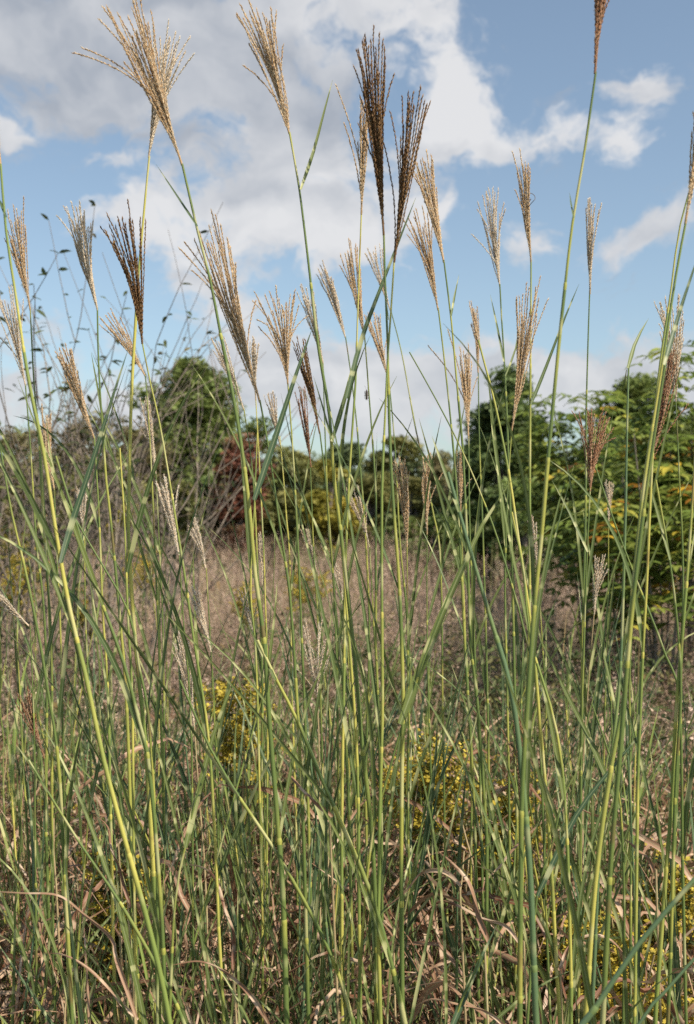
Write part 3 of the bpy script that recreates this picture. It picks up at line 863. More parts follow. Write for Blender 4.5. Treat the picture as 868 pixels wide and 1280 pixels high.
for lab, d, pts, w in DL:
    P0 = [at(x, y, d + .015 * k) for k, (x, y) in enumerate(pts)]
    foot = Vector((P0[0].x + .02, P0[0].y + .02, 0))
    root = empty('withered_shoot', foot, lab, 'withered shoot')
    loc = np.array(tuple(foot))
    mb = MB()
    st = spline([P0[0] + Vector((0, 0, .004)), Vector((foot.x, foot.y, P0[0].z * .5)), foot - Vector((0, 0, .02))], .04) - loc
    add_stem(mb, st, .0015, .0026, [.3, .6], R.random())
    mb.build('stem', M['culm_dry'], root)
    lb = MB()
    ribbon(lb, spline([q + Vector((R.gauss(0, .003), R.gauss(0, .006), R.gauss(0, .003))) for q in P0], .01) - loc, w / F * d, face=(.2, -.6, .8), fold=1.1, twist=R.uniform(2, 6), rnd=R.random())
    lb.build('dead_leaf', M['leaf_dead'], root)

# ---- tendril and insect
mb = MB()
c = at(661, 246, 2.08)
pts = [at(657, 262, 2.08)]
for k in range(15):
    a = -2.4 + k * .42
    rr = .0125 - .0003 * k
    pts.append(c + Vector((math.sin(a) * rr * (-1), math.cos(a * 1.0) * .012, math.cos(a) * rr)))
pts.append(at(652, 262, 2.07))
tube(mb, spline(pts, .002), .0006, 5, .2)
o = mb.build('curled_tendril', M['bark'])
tag(o, 'thin dark curled tendril looped round a tan plume over blue sky', 'tendril')

bug = empty('insect', at(458.5, 493, 2.08), 'small dark insect clinging to a stalk against the white cloud', 'insect')
insm = speck_mat('insect_shell', [(0, (.06, .05, .045)), (1, (.13, .11, .09))], trans=0, scale=300)
mb = MB()
bp = np.array([(0, 0, z) for z in np.linspace(-.010, .009, 12)])
tube(mb, bp, np.array([.0004, .0012, .0017, .002, .0021, .002, .0019, .0022, .002, .0019, .0016, .0004]), 8, .3)
mb.build('body', insm, bug)
for sx in (-1, 1):
    wb = MB()
    ribbon(wb, np.array([(sx * .0012, -.0014, z) for z in np.linspace(.004, -.012, 8)]), .003, face=(sx * .6, -1, 0), fold=.3, rnd=.8)
    wb.build('wing', insm, bug)
    for k, z0 in enumerate((.004, .001, -.003)):
        l_ = MB()
        tube(l_, spline([Vector((sx * .0015, .0005, z0)), Vector((sx * .004, -.001 + .002 * k, z0 + .002)), Vector((sx * .003, .0045, z0 - .001 - .002 * k))], .001), .0003, 4, .2)
        l_.build('leg', insm, bug)
    l_ = MB()
    tube(l_, spline([Vector((sx * .0006, 0, .009)), Vector((sx * .002, -.001, .013)), Vector((sx * .004, -.001, .016))], .001), .00018, 3, .2)
    l_.build('antenna', insm, bug)

# ------------------------------------------------------------------ ground
def ground():
    m, nt = new_mat('ground_soil')
    tc = nt.n('ShaderNodeTexCoord').outputs['Object']
    n1 = nt.noise(tc, 1.3, 4, .6)
    n2 = nt.noise(tc, 30, 5, .7)
    c = nt.mix(nt.smooth(n1, .35, .65), (.10, .075, .045), (.085, .09, .035))
    c = nt.mix(nt.smooth(n2, .5, .72), c, (.22, .16, .10))
    finish(nt, c, .95, 0, None, .1, bump=(n2, .03))
    mb = MB()
    N = 90
    g = np.linspace(-1, 1, N)
    gx = np.sign(g) * np.abs(g) ** 3 * 900
    X, Y = np.meshgrid(gx, gx + 0)
    Z = .04 * np.sin(X * .7) * np.cos(Y * .6) * (np.abs(X) < 60)
    Z = np.where(np.hypot(X, Y) < 5, Z * .15, Z) + np.clip((np.hypot(X, Y) - 120) * .004, 0, 2)
    V = np.stack([X, Y, Z - .012], -1).reshape(-1, 3)
    i = (np.arange(N - 1) * N)[:, None]
    j = np.arange(N - 1)[None, :]
    Fq = np.stack([i + j, i + j + 1, i + j + N + 1, i + j + N], -1).reshape(-1, 4)
    mb.add(V, Fq, V[:, :2], .5)
    o = mb.build('ground', m)
    tag(o, kind='structure')
    return o


ground()


def wedge(n, dmin, dmax, marg=.8, k=.33, power=1.0):
    """n ground points spread evenly over the part of the field ahead"""
    out = []
    y = np.sqrt(NR.uniform(dmin ** 2, dmax ** 2, n)) if power == 1 else dmin + (dmax - dmin) * NR.uniform(0, 1, n) ** power
    x = NR.uniform(-1, 1, n) * (k * y + marg)
    return np.stack([x, y, np.zeros(n)], 1)


# low green grass between and behind the stalks (stuff)
def U(a, b, n):
    return NR.uniform(a, b, n)


mb = MB()
n = 14500
p = wedge(n, 1.7, 4.6, .4)
blades(mb, p, U(0, 6.28, n), U(.02, .35, n), U(.0, .9, n), U(.3, .85, n), U(.004, .010, n), 5)
o = mb.build('grass', M['grass'])
tag(o, 'dense short green grass filling the foot of the stand', 'grass', kind='stuff')

mb = MB()
n = 15000
p = wedge(n, 1.7, 4.0, .4)
blades(mb, p + np.stack([np.zeros(n), np.zeros(n), U(0, .6, n)], 1), U(0, 6.28, n), U(.1, 1.2, n), U(.3, 2.4, n), U(.15, .5, n), U(.004, .014, n), 6)
o = mb.build('dead_grass', M['leaf_dead'])
tag(o, 'brown dead blades tangled at the foot of the stand', 'dead grass', kind='stuff')

# weedy green and brown undergrowth behind the stand
M['weed'] = speck_mat('weed_leaf', [(0, (.04, .062, .02)), (.45, (.075, .105, .032)), (.7, (.13, .12, .042)), (1, (.22, .13, .06))], scale=6)
mb = MB()
n = 4200
p = wedge(n, 3.0, 7.5, .6)
p = p[(p[:, 0] > -.02 * p[:, 1]) | (NR.random(n) < .33)]
n = len(p)
Ps = blades(mb, p, U(0, 6.28, n), U(0, .3, n), U(-.2, .4, n), U(.35, .85, n), np.full(n, .004), 5)
k = 26
idx = NR.integers(0, n, n * k)
t = NR.integers(1, 6, n * k)
cen = Ps[idx, t] + NR.normal(0, .012, (n * k, 3))
dr = NR.normal(size=(n * k, 3))
dr[:, 2] *= .5
quads(mb, cen + dr * .018, U(.022, .055, n * k), np.clip(NR.uniform(0, 1, n)[idx] * .7 + U(0, .3, n * k), 0, 1), up=.6, asp=.4)
o = mb.build('undergrowth', M['weed'])
tag(o, 'leafy green and brown weeds growing behind the stand', 'weeds', kind='stuff')

# pink brown dry meadow
M['meadow'] = speck_mat('dry_meadow', [(0, (.23, .145, .10)), (.35, (.41, .295, .205)), (.75, (.56, .41, .33)), (.93, (.32, .30, .13)), (1, (.24, .27, .10))], scale=.35, trans=.2)


def meadow(n, dmin, dmax, h0, h1, br, flake, wid):
    mb = MB()
    nt_ = n // 11
    tc_ = wedge(nt_, dmin, dmax, 1.5)
    ti = NR.integers(0, nt_, n)
    p = tc_[ti] + np.concatenate([NR.normal(0, .13 if dmin < 8 else .2, (n, 2)), np.zeros((n, 1))], 1)
    H = U(h0, h1, n) * (1 + .18 * np.sin(p[:, 0] * .9 + 1) * np.cos(p[:, 1] * .7))
    H = H * (NR.uniform(.62, 1.12, nt_) + .12 * (NR.random(nt_) < .12))[ti]
    rr = np.clip(NR.uniform(0, .95, nt_)[ti] + NR.normal(0, .07, n), 0, 1)
    patch = .5 + .5 * np.sin(p[:, 0] * .55 + 2.1) * np.sin(p[:, 1] * .38 + .4)
    rr = np.clip(rr * .93 + .14 * (patch > .8), 0, 1)
    P = blades(mb, p, U(0, 6.28, n), U(0, .34, n), U(-.1, .4, n), H, np.full(n, wid), 5, rnd=rr, taper=.3)
    m = n * br
    idx = np.repeat(np.arange(n), br)
    f = U(.35, 1.0, m)
    a = P[idx, 2] * (1 - f)[:, None] + P[idx, 5] * f[:, None]
    L2 = U(.06, .2, m) * (1.35 - f)
    P2 = blades(mb, a, U(0, 6.28, m), U(.2, .9, m), U(-.6, .1, m), L2, np.full(m, wid * .7), 2, rnd=rr[idx])
    q = m * flake
    j = NR.integers(0, m, q)
    tt = NR.uniform(0, 1, q)[:, None]
    cen = P2[j, 1] * (1 - tt) + P2[j, 2] * tt + NR.normal(0, .006, (q, 3))
    quads(mb, cen, U(.006, .016, q) * (1 + wid * 120), np.clip(rr[idx][j] + U(-.15, .15, q), 0, .97), up=.1, asp=.5)
    return mb


mb = meadow(6200, 3.3, 9, .62, .92, 12, 3, .0022)
o = mb.build('dry_meadow_plants', M['meadow'])
tag(o, 'pinkish brown seeding meadow plants behind the grass stand', 'dry plants', kind='stuff')
mb = meadow(9000, 8.5, 27, .8, 1.08, 8, 2, .005)
o = mb.build('dry_meadow_plants', M['meadow'])
tag(o, 'far pinkish brown meadow reaching to the shrub line', 'dry plants', kind='stuff')

# ------------------------------------------------------------------ trees and shrubs
def branches(r, start, dirv, length, rad, depth, out, spread=.6, kids=3, up=.15, wob=.12):
    n = 5
    P = [Vector(start)]
    d = Vector(dirv).normalized()
    for i in range(n):
        d = (d + Vector((r.gauss(0, wob), r.gauss(0, wob), r.gauss(0, wob) + up * .2))).normalized()
        P.append(P[-1] + d * (length / n))
    out.append((P, rad, depth))
    if depth > 0:
        for k in range(kids):
            i = r.randint(2, n)
            a = Vector((r.gauss(0, 1), r.gauss(0, 1), r.gauss(0, .5))).normalized()
            nd = (d + a * spread).normalized()
            branches(r, P[i], nd, length * r.uniform(.5, .78), rad * .62, depth - 1, out, spread, kids, up, wob)


def wood(mb, out, sides=5):
    for P, rad, dep in out:
        A = np.array([tuple(p) for p in P])
        tube(mb, A, np.linspace(rad, rad * .5, len(A)), sides, R.random())


def tree(name, label, cat, group, x, y, H, crown, nclump, leafn, lsize, mat, seed, trunk_r=.12, cbase=.25, twig=True, gr=.22, z0=0, wide_low=False):
    """trunk with limbs and a crown of leaf clumps. crown: (rx, ry) half widths"""
    r = random.Random(seed)
    rs = np.random.default_rng(seed)
    root = empty(name, (x, y, z0), label, cat, group)
    out = []
    P = [Vector((0, 0, -.1))]
    for i in range(6):
        P.append(Vector((r.gauss(0, .04) * H * .2, r.gauss(0, .04) * H * .2, H * .82 * (i + 1) / 6)))
    mt = MB()
    tube(mt, spline(P, H / 18), np.linspace(trunk_r, trunk_r * .15, len(spline(P, H / 18))), 7, .4)
    rx, ry = crown
    cz0 = H * cbase
    rz = (H - cz0) / 2
    cz = cz0 + rz
    cl = []
    tries = 0
    while len(cl) < nclump and tries < 9999:
        tries += 1
        v = rs.normal(size=3)
        v /= np.linalg.norm(v)
        rad = rs.uniform(.35, 1.0) ** .5
        q = np.array([v[0] * rx * rad, v[1] * ry * rad, v[2] * rz * rad])
        if wide_low:
            tz = (q[2] + rz) / (2 * rz)
            q[0] *= 1.4 - 1.25 * tz
            q[1] *= 1.4 - 1.25 * tz
        cl.append(q + np.array([0, 0, cz]))
    cl = np.array(cl)
    for q in cl[: min(len(cl), 40)]:
        zz = max(.1, q[2] * r.uniform(.45, .75))
        a = Vector((0, 0, min(zz, H * .75)))
        b = Vector(tuple(q))
        mid = (a + b) / 2 + Vector((0, 0, .1 * (b - a).length))
        lp = spline([a, mid, b], max(.1, (b - a).length / 6))
        tube(mt, lp, np.linspace(trunk_r * .35, trunk_r * .06, len(lp)), 5, r.random())
    mt.build('trunk', M['bark'], root)
    mb = MB()
    csz = rs.uniform(.6, 1.35, len(cl)) * (gr + .05) * (rx + ry + rz) / 3 * 1.6
    idx = rs.integers(0, len(cl), leafn)
    off = rs.normal(size=(leafn, 3))
    off /= np.linalg.norm(off, axis=1)[:, None]
    off *= (rs.uniform(.1, 1, leafn) ** .5)[:, None]
    off[:, 2] *= .62
    cen = cl[idx] + off * csz[idx][:, None]
    rr = np.clip(rs.uniform(0, 1, len(cl))[idx] * .55 + rs.uniform(0, .45, leafn), 0, 1)
    quads(mb, cen, lsize * rs.uniform(.6, 1.3, leafn), rr, up=.7)
    mb.build('crown', mat, root)
    return root


def fol(name, a, b, c, scale=1.2):
    return speck_mat(name, [(0, a), (.5, b), (1, c)], scale=scale, trans=.3, rough=.5)


FM = {
 'deep': fol('deep_green_foliage', (.10, .135, .04), (.17, .215, .06), (.25, .29, .09)),
 'conif': fol('dark_blue_green_foliage', (.07, .105, .04), (.115, .165, .055), (.17, .225, .08)),
 'olive': fol('olive_foliage', (.11, .12, .04), (.17, .175, .055), (.25, .23, .08)),
 'brownish': fol('brownish_foliage', (.16, .12, .065), (.21, .185, .085), (.22, .24, .09)),
 'yellow': fol('yellow_green_foliage', (.2, .19, .04), (.3, .27, .045), (.46, .35, .05)),
 'red': fol('red_foliage', (.13, .05, .032), (.20, .08, .05), (.17, .14, .06)),
 'green': fol('mid_green_foliage', (.08, .12, .034), (.13, .185, .05), (.20, .25, .07)),
 'far': fol('far_foliage', (.10, .135, .07), (.14, .18, .085), (.18, .22, .10)),
}


def T(px, topy, Y, wpx, name, label, cat, mat, seed, n=40, leafn=9000, ls=.14, grp=None, cb=.12, **kw):
    x = (px - 434) / F * Y
    H = CAMZ + (640 - topy) / F * Y
    rx = wpx / 2 / F * Y
    return tree(name, label, cat, grp, x, Y, H, (rx, rx * .9), n, leafn, ls, FM[mat], seed, cbase=cb, **kw)


T(240, 458, 38, 128, 'broadleaf_tree', 'round dark green tree rising behind the red shrub', 'tree', 'deep', 1, n=85, leafn=36000, ls=.22, trunk_r=.2, cb=.22, gr=.2)
T(300, 532, 24, 50, 'red_shrub', 'dark red leaved shrub in front of the round green tree', 'shrub', 'red', 2, n=46, leafn=9500, ls=.12, cb=.02, gr=.2)
T(322, 530, 30, 48, 'shrub', 'green shrub top just right of the round tree', 'shrub', 'deep', 3, n=24, leafn=6000, ls=.15)
T(365, 560, 27, 75, 'shrub', 'olive shrub right of the red shrub', 'shrub', 'olive', 4, n=34, leafn=9000)
T(412, 575, 25, 60, 'shrub', 'yellow green shrub in the middle of the shrub line', 'shrub', 'yellow', 5, n=30, leafn=7500, ls=.12)
T(432, 548, 62, 60, 'broadleaf_tree', 'far pale tree between the shrubs at the centre', 'tree', 'far', 6, n=34, leafn=8000, ls=.3)
T(492, 543, 58, 66, 'broadleaf_tree', 'far tree with two rounded tops right of the centre stalks', 'tree', 'olive', 7, n=24, leafn=7000, ls=.3)
T(462, 590, 29, 75, 'shrub', 'brown green shrub below the far centre trees', 'shrub', 'olive', 8, n=34, leafn=8500)
T(515, 592, 27, 70, 'shrub', 'dull olive shrub left of the conifer group', 'shrub', 'olive', 9, n=30, leafn=8000)
T(560, 566, 33, 62, 'shrub', 'brown green shrub at the left foot of the dark conifer', 'shrub', 'brownish', 10, n=30, leafn=8000)
T(500, 640, 21, 60, 'shrub', 'low dark green bush before the olive shrubs', 'shrub', 'deep', 11, n=24, leafn=6000, ls=.1)
T(545, 648, 20, 70, 'shrub', 'low green bush edging the meadow near the conifer', 'shrub', 'green', 12, n=24, leafn=6500, ls=.1)
T(636, 466, 24, 160, 'conifer_tree', 'dark conifer with an irregular pointed top', 'tree', 'conif', 13, n=80, leafn=30000, ls=.13, cb=.04, gr=.12, wide_low=True)
T(598, 520, 26, 56, 'conifer_tree', 'smaller dark tree leaning on the left of the pointed conifer', 'tree', 'conif', 14, n=40, leafn=9000, ls=.12, wide_low=True)
T(800, 466, 22, 105, 'broadleaf_tree', 'dark round topped tree behind the broad leaved bush', 'tree', 'deep', 15, n=70, leafn=22000, ls=.11, cb=.06, gr=.18)
T(868, 500, 26, 90, 'broadleaf_tree', 'dark tree at the right edge behind the yellowing leaves', 'tree', 'deep', 16, n=50, leafn=14000, ls=.13)
T(694, 560, 18, 80, 'shrub', 'green shrub between the conifer and the broad leaved bush', 'shrub', 'green', 17, n=36, leafn=9500, ls=.1, cb=.03)
T(655, 600, 17, 70, 'shrub', 'low green shrub at the foot of the conifer', 'shrub', 'green', 18, n=30, leafn=7500, ls=.1, cb=.03)
T(612, 640, 18, 60, 'shrub', 'dark low bush between the meadow and the conifer', 'shrub', 'deep', 19, n=24, leafn=6500, ls=.1, cb=.02)
T(40, 520, 30, 110, 'shrub', 'reddish brown shrub at the far left of the shrub line', 'shrub', 'brownish', 20, n=46, leafn=9500)
T(115, 512, 31, 90, 'shrub', 'brown shrub behind the bare sapling', 'shrub', 'brownish', 21, n=42, leafn=9500)
T(170, 522, 29, 70, 'shrub', 'brownish shrub at the left shoulder of the round tree', 'shrub', 'brownish', 22, n=36, leafn=8000)
T(75, 575, 24, 85, 'shrub', 'olive shrub below the brown shrubs at left', 'shrub', 'olive', 23, n=36, leafn=8500)
T(145, 568, 24, 70, 'shrub', 'green olive shrub left of the round tree', 'shrub', 'olive', 24, n=36, leafn=8500)
T(210, 600, 23, 75, 'shrub', 'olive bush in front of the round tree', 'shrub', 'olive', 25, n=36, leafn=8500)
T(255, 590, 25, 60, 'shrub', 'green bush beside the red shrub', 'shrub', 'green', 26, n=30, leafn=7500)
T(-45, 535, 28, 110, 'shrub', 'brown shrub cut by the left edge', 'shrub', 'brownish', 27, n=40, leafn=8000)
T(150, 620, 14, 50, 'shrub', 'small yellow green bush in front of the bare brush', 'shrub', 'yellow', 28, n=20, leafn=1600, ls=.05, cb=.02)
T(18, 645, 11, 55, 'shrub', 'small yellow green bush at the left edge of the meadow', 'shrub', 'yellow', 29, n=20, leafn=1500, ls=.05, cb=.02)
T(345, 610, 26, 60, 'shrub', 'olive bush right behind the red shrub', 'shrub', 'olive', 30, n=26, leafn=7000)
T(930, 520, 20, 110, 'broadleaf_tree', 'dark green tree partly outside the right edge', 'tree', 'deep', 31, n=50, leafn=12000, ls=.12)
rt = random.Random(5)
for i in range(26):
    px = -260 + i * 56
    T(px + rt.uniform(-12, 12), 578 - 12 * rt.random(), 75 + rt.uniform(-8, 15), 95, 'distant_tree', 'distant green tree in the wooded line along the horizon', 'tree', 'far', 60 + i, n=18, leafn=2600, ls=.5, grp='distant trees along the horizon', cb=.05)

# broad leaved bush with compound leaves on the right
M['sumac'] = speck_mat('broad_bush_leaf', [(0, (.08, .13, .03)), (.45, (.18, .24, .05)), (.80, (.31, .35, .08)), (.88, (.5, .42, .06)), (.96, (.62, .38, .04)), (1, (.38, .17, .03))], scale=9, trans=.4, rough=.4)


def compound_bush(label, px, topy, Y, wpx, nl, seed, yel=0.0):
    r = random.Random(seed)
    rs = np.random.default_rng(seed)
    x = (px - 434) / F * Y
    H = CAMZ + (640 - topy) / F * Y
    W = wpx / 2 / F * Y
    root = empty('broad_leaved_bush', (x, Y, 0), label, 'bush')
    out = []
    for k in range(9):
        a = r.uniform(0, 6.28)
        e = Vector((math.cos(a) * W * r.uniform(.2, .9), math.sin(a) * W * r.uniform(.2, .8), H * r.uniform(.72, 1)))
        P = spline([Vector((0, 0, -.05)), Vector((e.x * .35, e.y * .35, H * .45)), e], .12)
        out.append(P)
    mt = MB()
    for P in out:
        tube(mt, P, np.linspace(.010, .003, len(P)), 5, r.random())
    mt.build('stem', M['bark'], root)
    mb = MB()
    C_, D_, N_, L_, W_, R_ = [], [], [], [], [], []
    for k in range(nl):
        P = out[r.randrange(len(out))]
        i = r.randint(int(len(P) * .62), len(P) - 1)
        a = r.uniform(0, 6.28)
        s = np.array(P[i])
        hor = np.array([math.cos(a), math.sin(a), 0])
        ln = r.uniform(.22, .42)
        q = np.array([s + hor * ln * t + np.array([0, 0, .28 * ln * math.sin(t * 2.6) - .12 * t * t * ln]) for t in np.linspace(0, 1, 7)])
        s0 = hor * r.uniform(.0, .3) * W
        q = q + s0
        tube(mb, q, .0016, 3, .5)
        side = np.array([-hor[1], hor[0], 0])
        tone = min(1, r.random() * .82 + (yel if r.random() < .16 else 0))
        for j in range(1, 7):
            for sg in (-1, 1):
                d = side * sg * .9 + hor * .45 + np.array([0, 0, -.25 + r.gauss(0, .15)])
                C_.append(q[j]); D_.append(d); N_.append(np.array([r.gauss(0, .25), r.gauss(0, .25), 1.0]) - hor * .1)
                L_.append(r.uniform(.065, .105)); W_.append(r.uniform(.028, .044)); R_.append(min(1, max(0, tone + r.gauss(0, .06))))
        C_.append(q[6]); D_.append(hor + np.array([0, 0, -.3])); N_.append(np.array([0, 0, 1.0])); L_.append(.08); W_.append(.03); R_.append(tone)
    leaves(mb, np.array(C_), np.array(D_), np.array(N_), np.array(L_), np.array(W_), np.array(R_))
    mb.build('foliage', M['sumac'], root)
    return root


compound_bush('tall broad leaved bush reaching up at the right edge', 862, 425, 6.6, 130, 190, 1, .35)
compound_bush('broad leaved bush with yellowing leaflets below the tall one', 830, 540, 6.0, 150, 170, 2, .6)
compound_bush('green broad leaved bush left of the bristly brown plume', 735, 500, 8.0, 130, 220, 3, .1)
compound_bush('broad leaved bush with orange leaflets behind the bristly plume', 775, 555, 7.2, 120, 140, 4, .75)

# leafy saplings and bare brush on the left
M['sapleaf'] = speck_mat('sapling_leaf', [(0, (.04, .06, .025)), (.6, (.075, .10, .035)), (.9, (.14, .15, .05)), (1, (.22, .14, .07))], scale=30, trans=.35)


def sapling(name, label, px, topy, Y, wpx, seed, stems=5, nleaf=120, kids=3, depth=2, leaf=True, mat='twig', cat='sapling', ll=.06, rad=.0075, spread=.7):
    r = random.Random(seed)
    x = (px - 434) / F * Y
    H = CAMZ + (640 - topy) / F * Y
    root = empty(name, (x, Y, 0), label, cat)
    out = []
    W = wpx / 2 / F * Y
    for k in range(stems):
        lean = Vector((r.uniform(-1, 1) * W / H, r.uniform(-.6, .6) * W / H, 1)).normalized()
        branches(r, (r.uniform(-.1, .1), r.uniform(-.1, .1), 0), lean, H * r.uniform(.52, .62), rad * r.uniform(.7, 1.1), depth, out, spread=spread, kids=kids, up=.35, wob=.07)
    mb = MB()
    wood(mb, out, 4)
    mb.build('stem', M[mat], root)
    if leaf:
        tips = [(P, d) for P, _, d in out if d <= 1]
        C_, D_, N_ = [], [], []
        for k in range(nleaf):
            P, d = tips[r.randrange(len(tips))]
            i = r.randint(1, 5)
            C_.append(tuple(P[i]))
            D_.append((r.gauss(0, 1), r.gauss(0, 1), r.gauss(-.05, .35)))
            N_.append((r.gauss(0, .5), r.gauss(0, .5), 1))
        mb = MB()
        n = len(C_)
        leaves(mb, np.array(C_), np.array(D_, dtype=float), np.array(N_, dtype=float), NR.uniform(.6, 1.15, n) * ll, NR.uniform(.3, .42, n) * ll, NR.uniform(0, 1, n))
        mb.build('foliage', M['sapleaf'], root)
    return root


sapling('sapling', 'leafy sapling with upright twigs behind the left plumes', 62, 352, 5.6, 70, 1, stems=5, nleaf=300, kids=3)
sapling('sapling', 'leafy sapling just right of the dark brown bent plume', 165, 425, 5.9, 90, 2, stems=5, nleaf=240, kids=3)
sapling('sapling', 'nearly leafless sapling leaning right before the round tree', 215, 440, 6.2, 80, 3, stems=4, nleaf=50, kids=3)
sapling('sapling', 'leafy sapling at the left edge behind the thick stalk', 12, 400, 5.8, 60, 4, stems=4, nleaf=190, kids=3)
sapling('sapling', 'sparse sapling between the two fuller ones at left', 110, 388, 6.4, 80, 5, stems=5, nleaf=150, kids=3)
for i, (px, ty, Y, lab) in enumerate([
        (20, 520, 10, 'bare grey brush at the left edge over the meadow'),
        (75, 530, 11, 'bare grey brush behind the leafy sapling'),
        (130, 535, 10.5, 'bare grey brush in the middle of the thicket'),
        (185, 550, 11, 'bare grey brush before the round tree'),
        (230, 560, 12, 'bare brush with low arching twigs beside the red shrub'),
        (-30, 530, 11, 'bare grey brush cut by the left edge')]):
    sapling('bare_brush', lab, px, ty, Y, 110, 30 + i, stems=4, nleaf=90, kids=3, depth=2, cat='brush', ll=.06, rad=.011, spread=.7)

# goldenrod
M['gold'] = speck_mat('goldenrod_flower', [(0, (.26, .20, .025)), (.6, (.44, .34, .04)), (1, (.58, .47, .08))], scale=60)


def goldenrod(label, px, py, Y, wpx, seed, stems=9, z_low=0.0):
    r = random.Random(seed)
    p = at(px, py, Y)
    root = empty('goldenrod_plant', (p.x, Y, 0), label, 'wildflower')
    W = wpx / 2 / F * Y
    H = p.z
    ms, mf, ml = MB(), MB(), MB()
    C_, D_, N_ = [], [], []
    qs = []
    for k in range(stems):
        e = Vector((r.uniform(-W, W), r.uniform(-W, W), H * r.uniform(.86, 1.04)))
        P = spline([Vector((e.x * .2, e.y * .2, -.02)), Vector((e.x * .6, e.y * .6, H * .5)), e], .05)
        tube(ms, P, .0022, 4, .5)
        for j in range(2, len(P)):
            for _ in range(2):
                C_.append(P[j]); D_.append((r.gauss(0, 1), r.gauss(0, 1), .2)); N_.append((0.1, 0, 1))
        for b in range(11):
            a = r.uniform(0, 6.28)
            l = r.uniform(.035, .10)
            s = np.array(P[-1]) - np.array([0, 0, r.uniform(0, .16)])
            for q in range(30):
                t = r.random()
                qs.append(s + np.array([math.cos(a) * l * t, math.sin(a) * l * t, .03 * t + .012]) + np.array([r.gauss(0, .005) for _ in range(3)]))
    ms.build('stem', M['culm'], root)
    n = len(C_)
    leaves(ml, np.array(C_), np.array(D_, dtype=float), np.array(N_, dtype=float), U(.04, .08, n), U(.008, .014, n), NR.uniform(0, .7, n))
    ml.build('foliage', M['weed'], root)
    qs = np.array(qs)
    quads(mf, qs, U(.007, .014, len(qs)), NR.uniform(0, 1, len(qs)), up=.4, asp=.8)
    mf.build('flower_head', M['gold'], root)


for k, g in enumerate([
        ('goldenrod clump low on the right below the dead leaves', 752, 1140, 2.05, 70),
        ('goldenrod beside the lower right corner stalk', 772, 1190, 1.95, 60),
        ('goldenrod in the lower middle right of centre', 545, 945, 2.6, 60),
        ('goldenrod just right of the dark stiff rust plume', 628, 985, 2.5, 40),
        ('goldenrod low behind the centre left stalks', 300, 880, 3.0, 50),
        ('goldenrod in the far meadow at left of the red shrub', 172, 690, 8.5, 40),
        ('goldenrod at the left edge of the meadow', 35, 695, 7.5, 45),
        ('second goldenrod at the left edge nearer the viewer', 12, 722, 7.0, 40),
        ('goldenrod among blades on the lower left', 155, 1095, 2.3, 35),
        ('goldenrod near the centre below the pink meadow edge', 385, 715, 7.5, 40),
        ('goldenrod in the meadow right of the small pink plume', 312, 738, 7.2, 26),
        ('goldenrod right of centre among the near blades', 520, 975, 3.1, 50),
        ('goldenrod at the bottom right among dead leaves', 825, 1235, 2.0, 55),
        ('goldenrod behind the pale pink plume at right', 700, 1110, 2.2, 50),
        ('goldenrod at the foot of the right hand shoots', 720, 1230, 2.6, 50),
        ('goldenrod low at the right edge above the corner stalk', 835, 1090, 2.3, 50),
        ('goldenrod beside the wide blue green blade at the bottom', 655, 1200, 2.7, 50),
        ('goldenrod between dead leaves in the low centre', 590, 1040, 3.0, 45),
        ('goldenrod at the bottom edge left of centre', 330, 1180, 2.9, 36),
        ('goldenrod behind the rusty plume at the left edge', 60, 1010, 3.5, 40),
        ('goldenrod in the meadow behind the left banded stalks', 105, 745, 6.6, 30)]):
    goldenrod(g[0], g[1], g[2], g[3], g[4], 300 + k)

# ------------------------------------------------------------------ sky, sun, camera
SUN_EL = math.radians(49)
SUN_AZ = math.radians(128)      # clockwise from +Y (ahead) towards +X
w = bpy.data.worlds.new('World')
bpy.context.scene.world = w
w.use_nodes = True
nt = NT(w.node_tree)
sky = nt.n('ShaderNodeTexSky', sky_type='NISHITA')
sky.sun_disc = False
sky.sun_elevation = SUN_EL
sky.sun_rotation = SUN_AZ
sky.air_density = 1.0
sky.dust_density = 1.2
sky.ozone_density = 1.5
tc = nt.n('ShaderNodeTexCoord').outputs['Generated']
sep = nt.n('ShaderNodeSeparateXYZ')
nt.link(tc, sep.inputs[0])
az = nt.math('ARCTAN2', sep.outputs[0], sep.outputs[1])
el = nt.math('ARCSINE', sep.outputs[2])
comb = nt.n('ShaderNodeCombineXYZ')
nt.link(az, comb.inputs[0])
nt.link(el, comb.inputs[1])
pos = comb.outputs[0]
# slight warp of the outline
wn = nt.n('ShaderNodeTexNoise')
nt.link(pos, wn.inputs['Vector'])
wn.inputs['Scale'].default_value = 9
wn.inputs['Detail'].default_value = 5
wn.inputs['Roughness'].default_value = .55
wv = nt.n('ShaderNodeVectorMath', operation='SUBTRACT')
nt.link(wn.outputs['Color'], wv.inputs[0])
wv.inputs[1].default_value = (.5, .5, .5)
ws = nt.n('ShaderNodeVectorMath', operation='SCALE')
nt.link(wv.outputs[0], ws.inputs[0])
ws.inputs['Scale'].default_value = .10
wa = nt.n('ShaderNodeVectorMath', operation='ADD')
nt.link(pos, wa.inputs[0])
nt.link(ws.outputs[0], wa.inputs[1])
wpos = wa.outputs[0]


def dirpt(px, py):
    x, z = (px - 434) / F, (640 - py) / F
    return math.atan2(x, 1), math.asin(z / math.sqrt(1 + x * x + z * z))


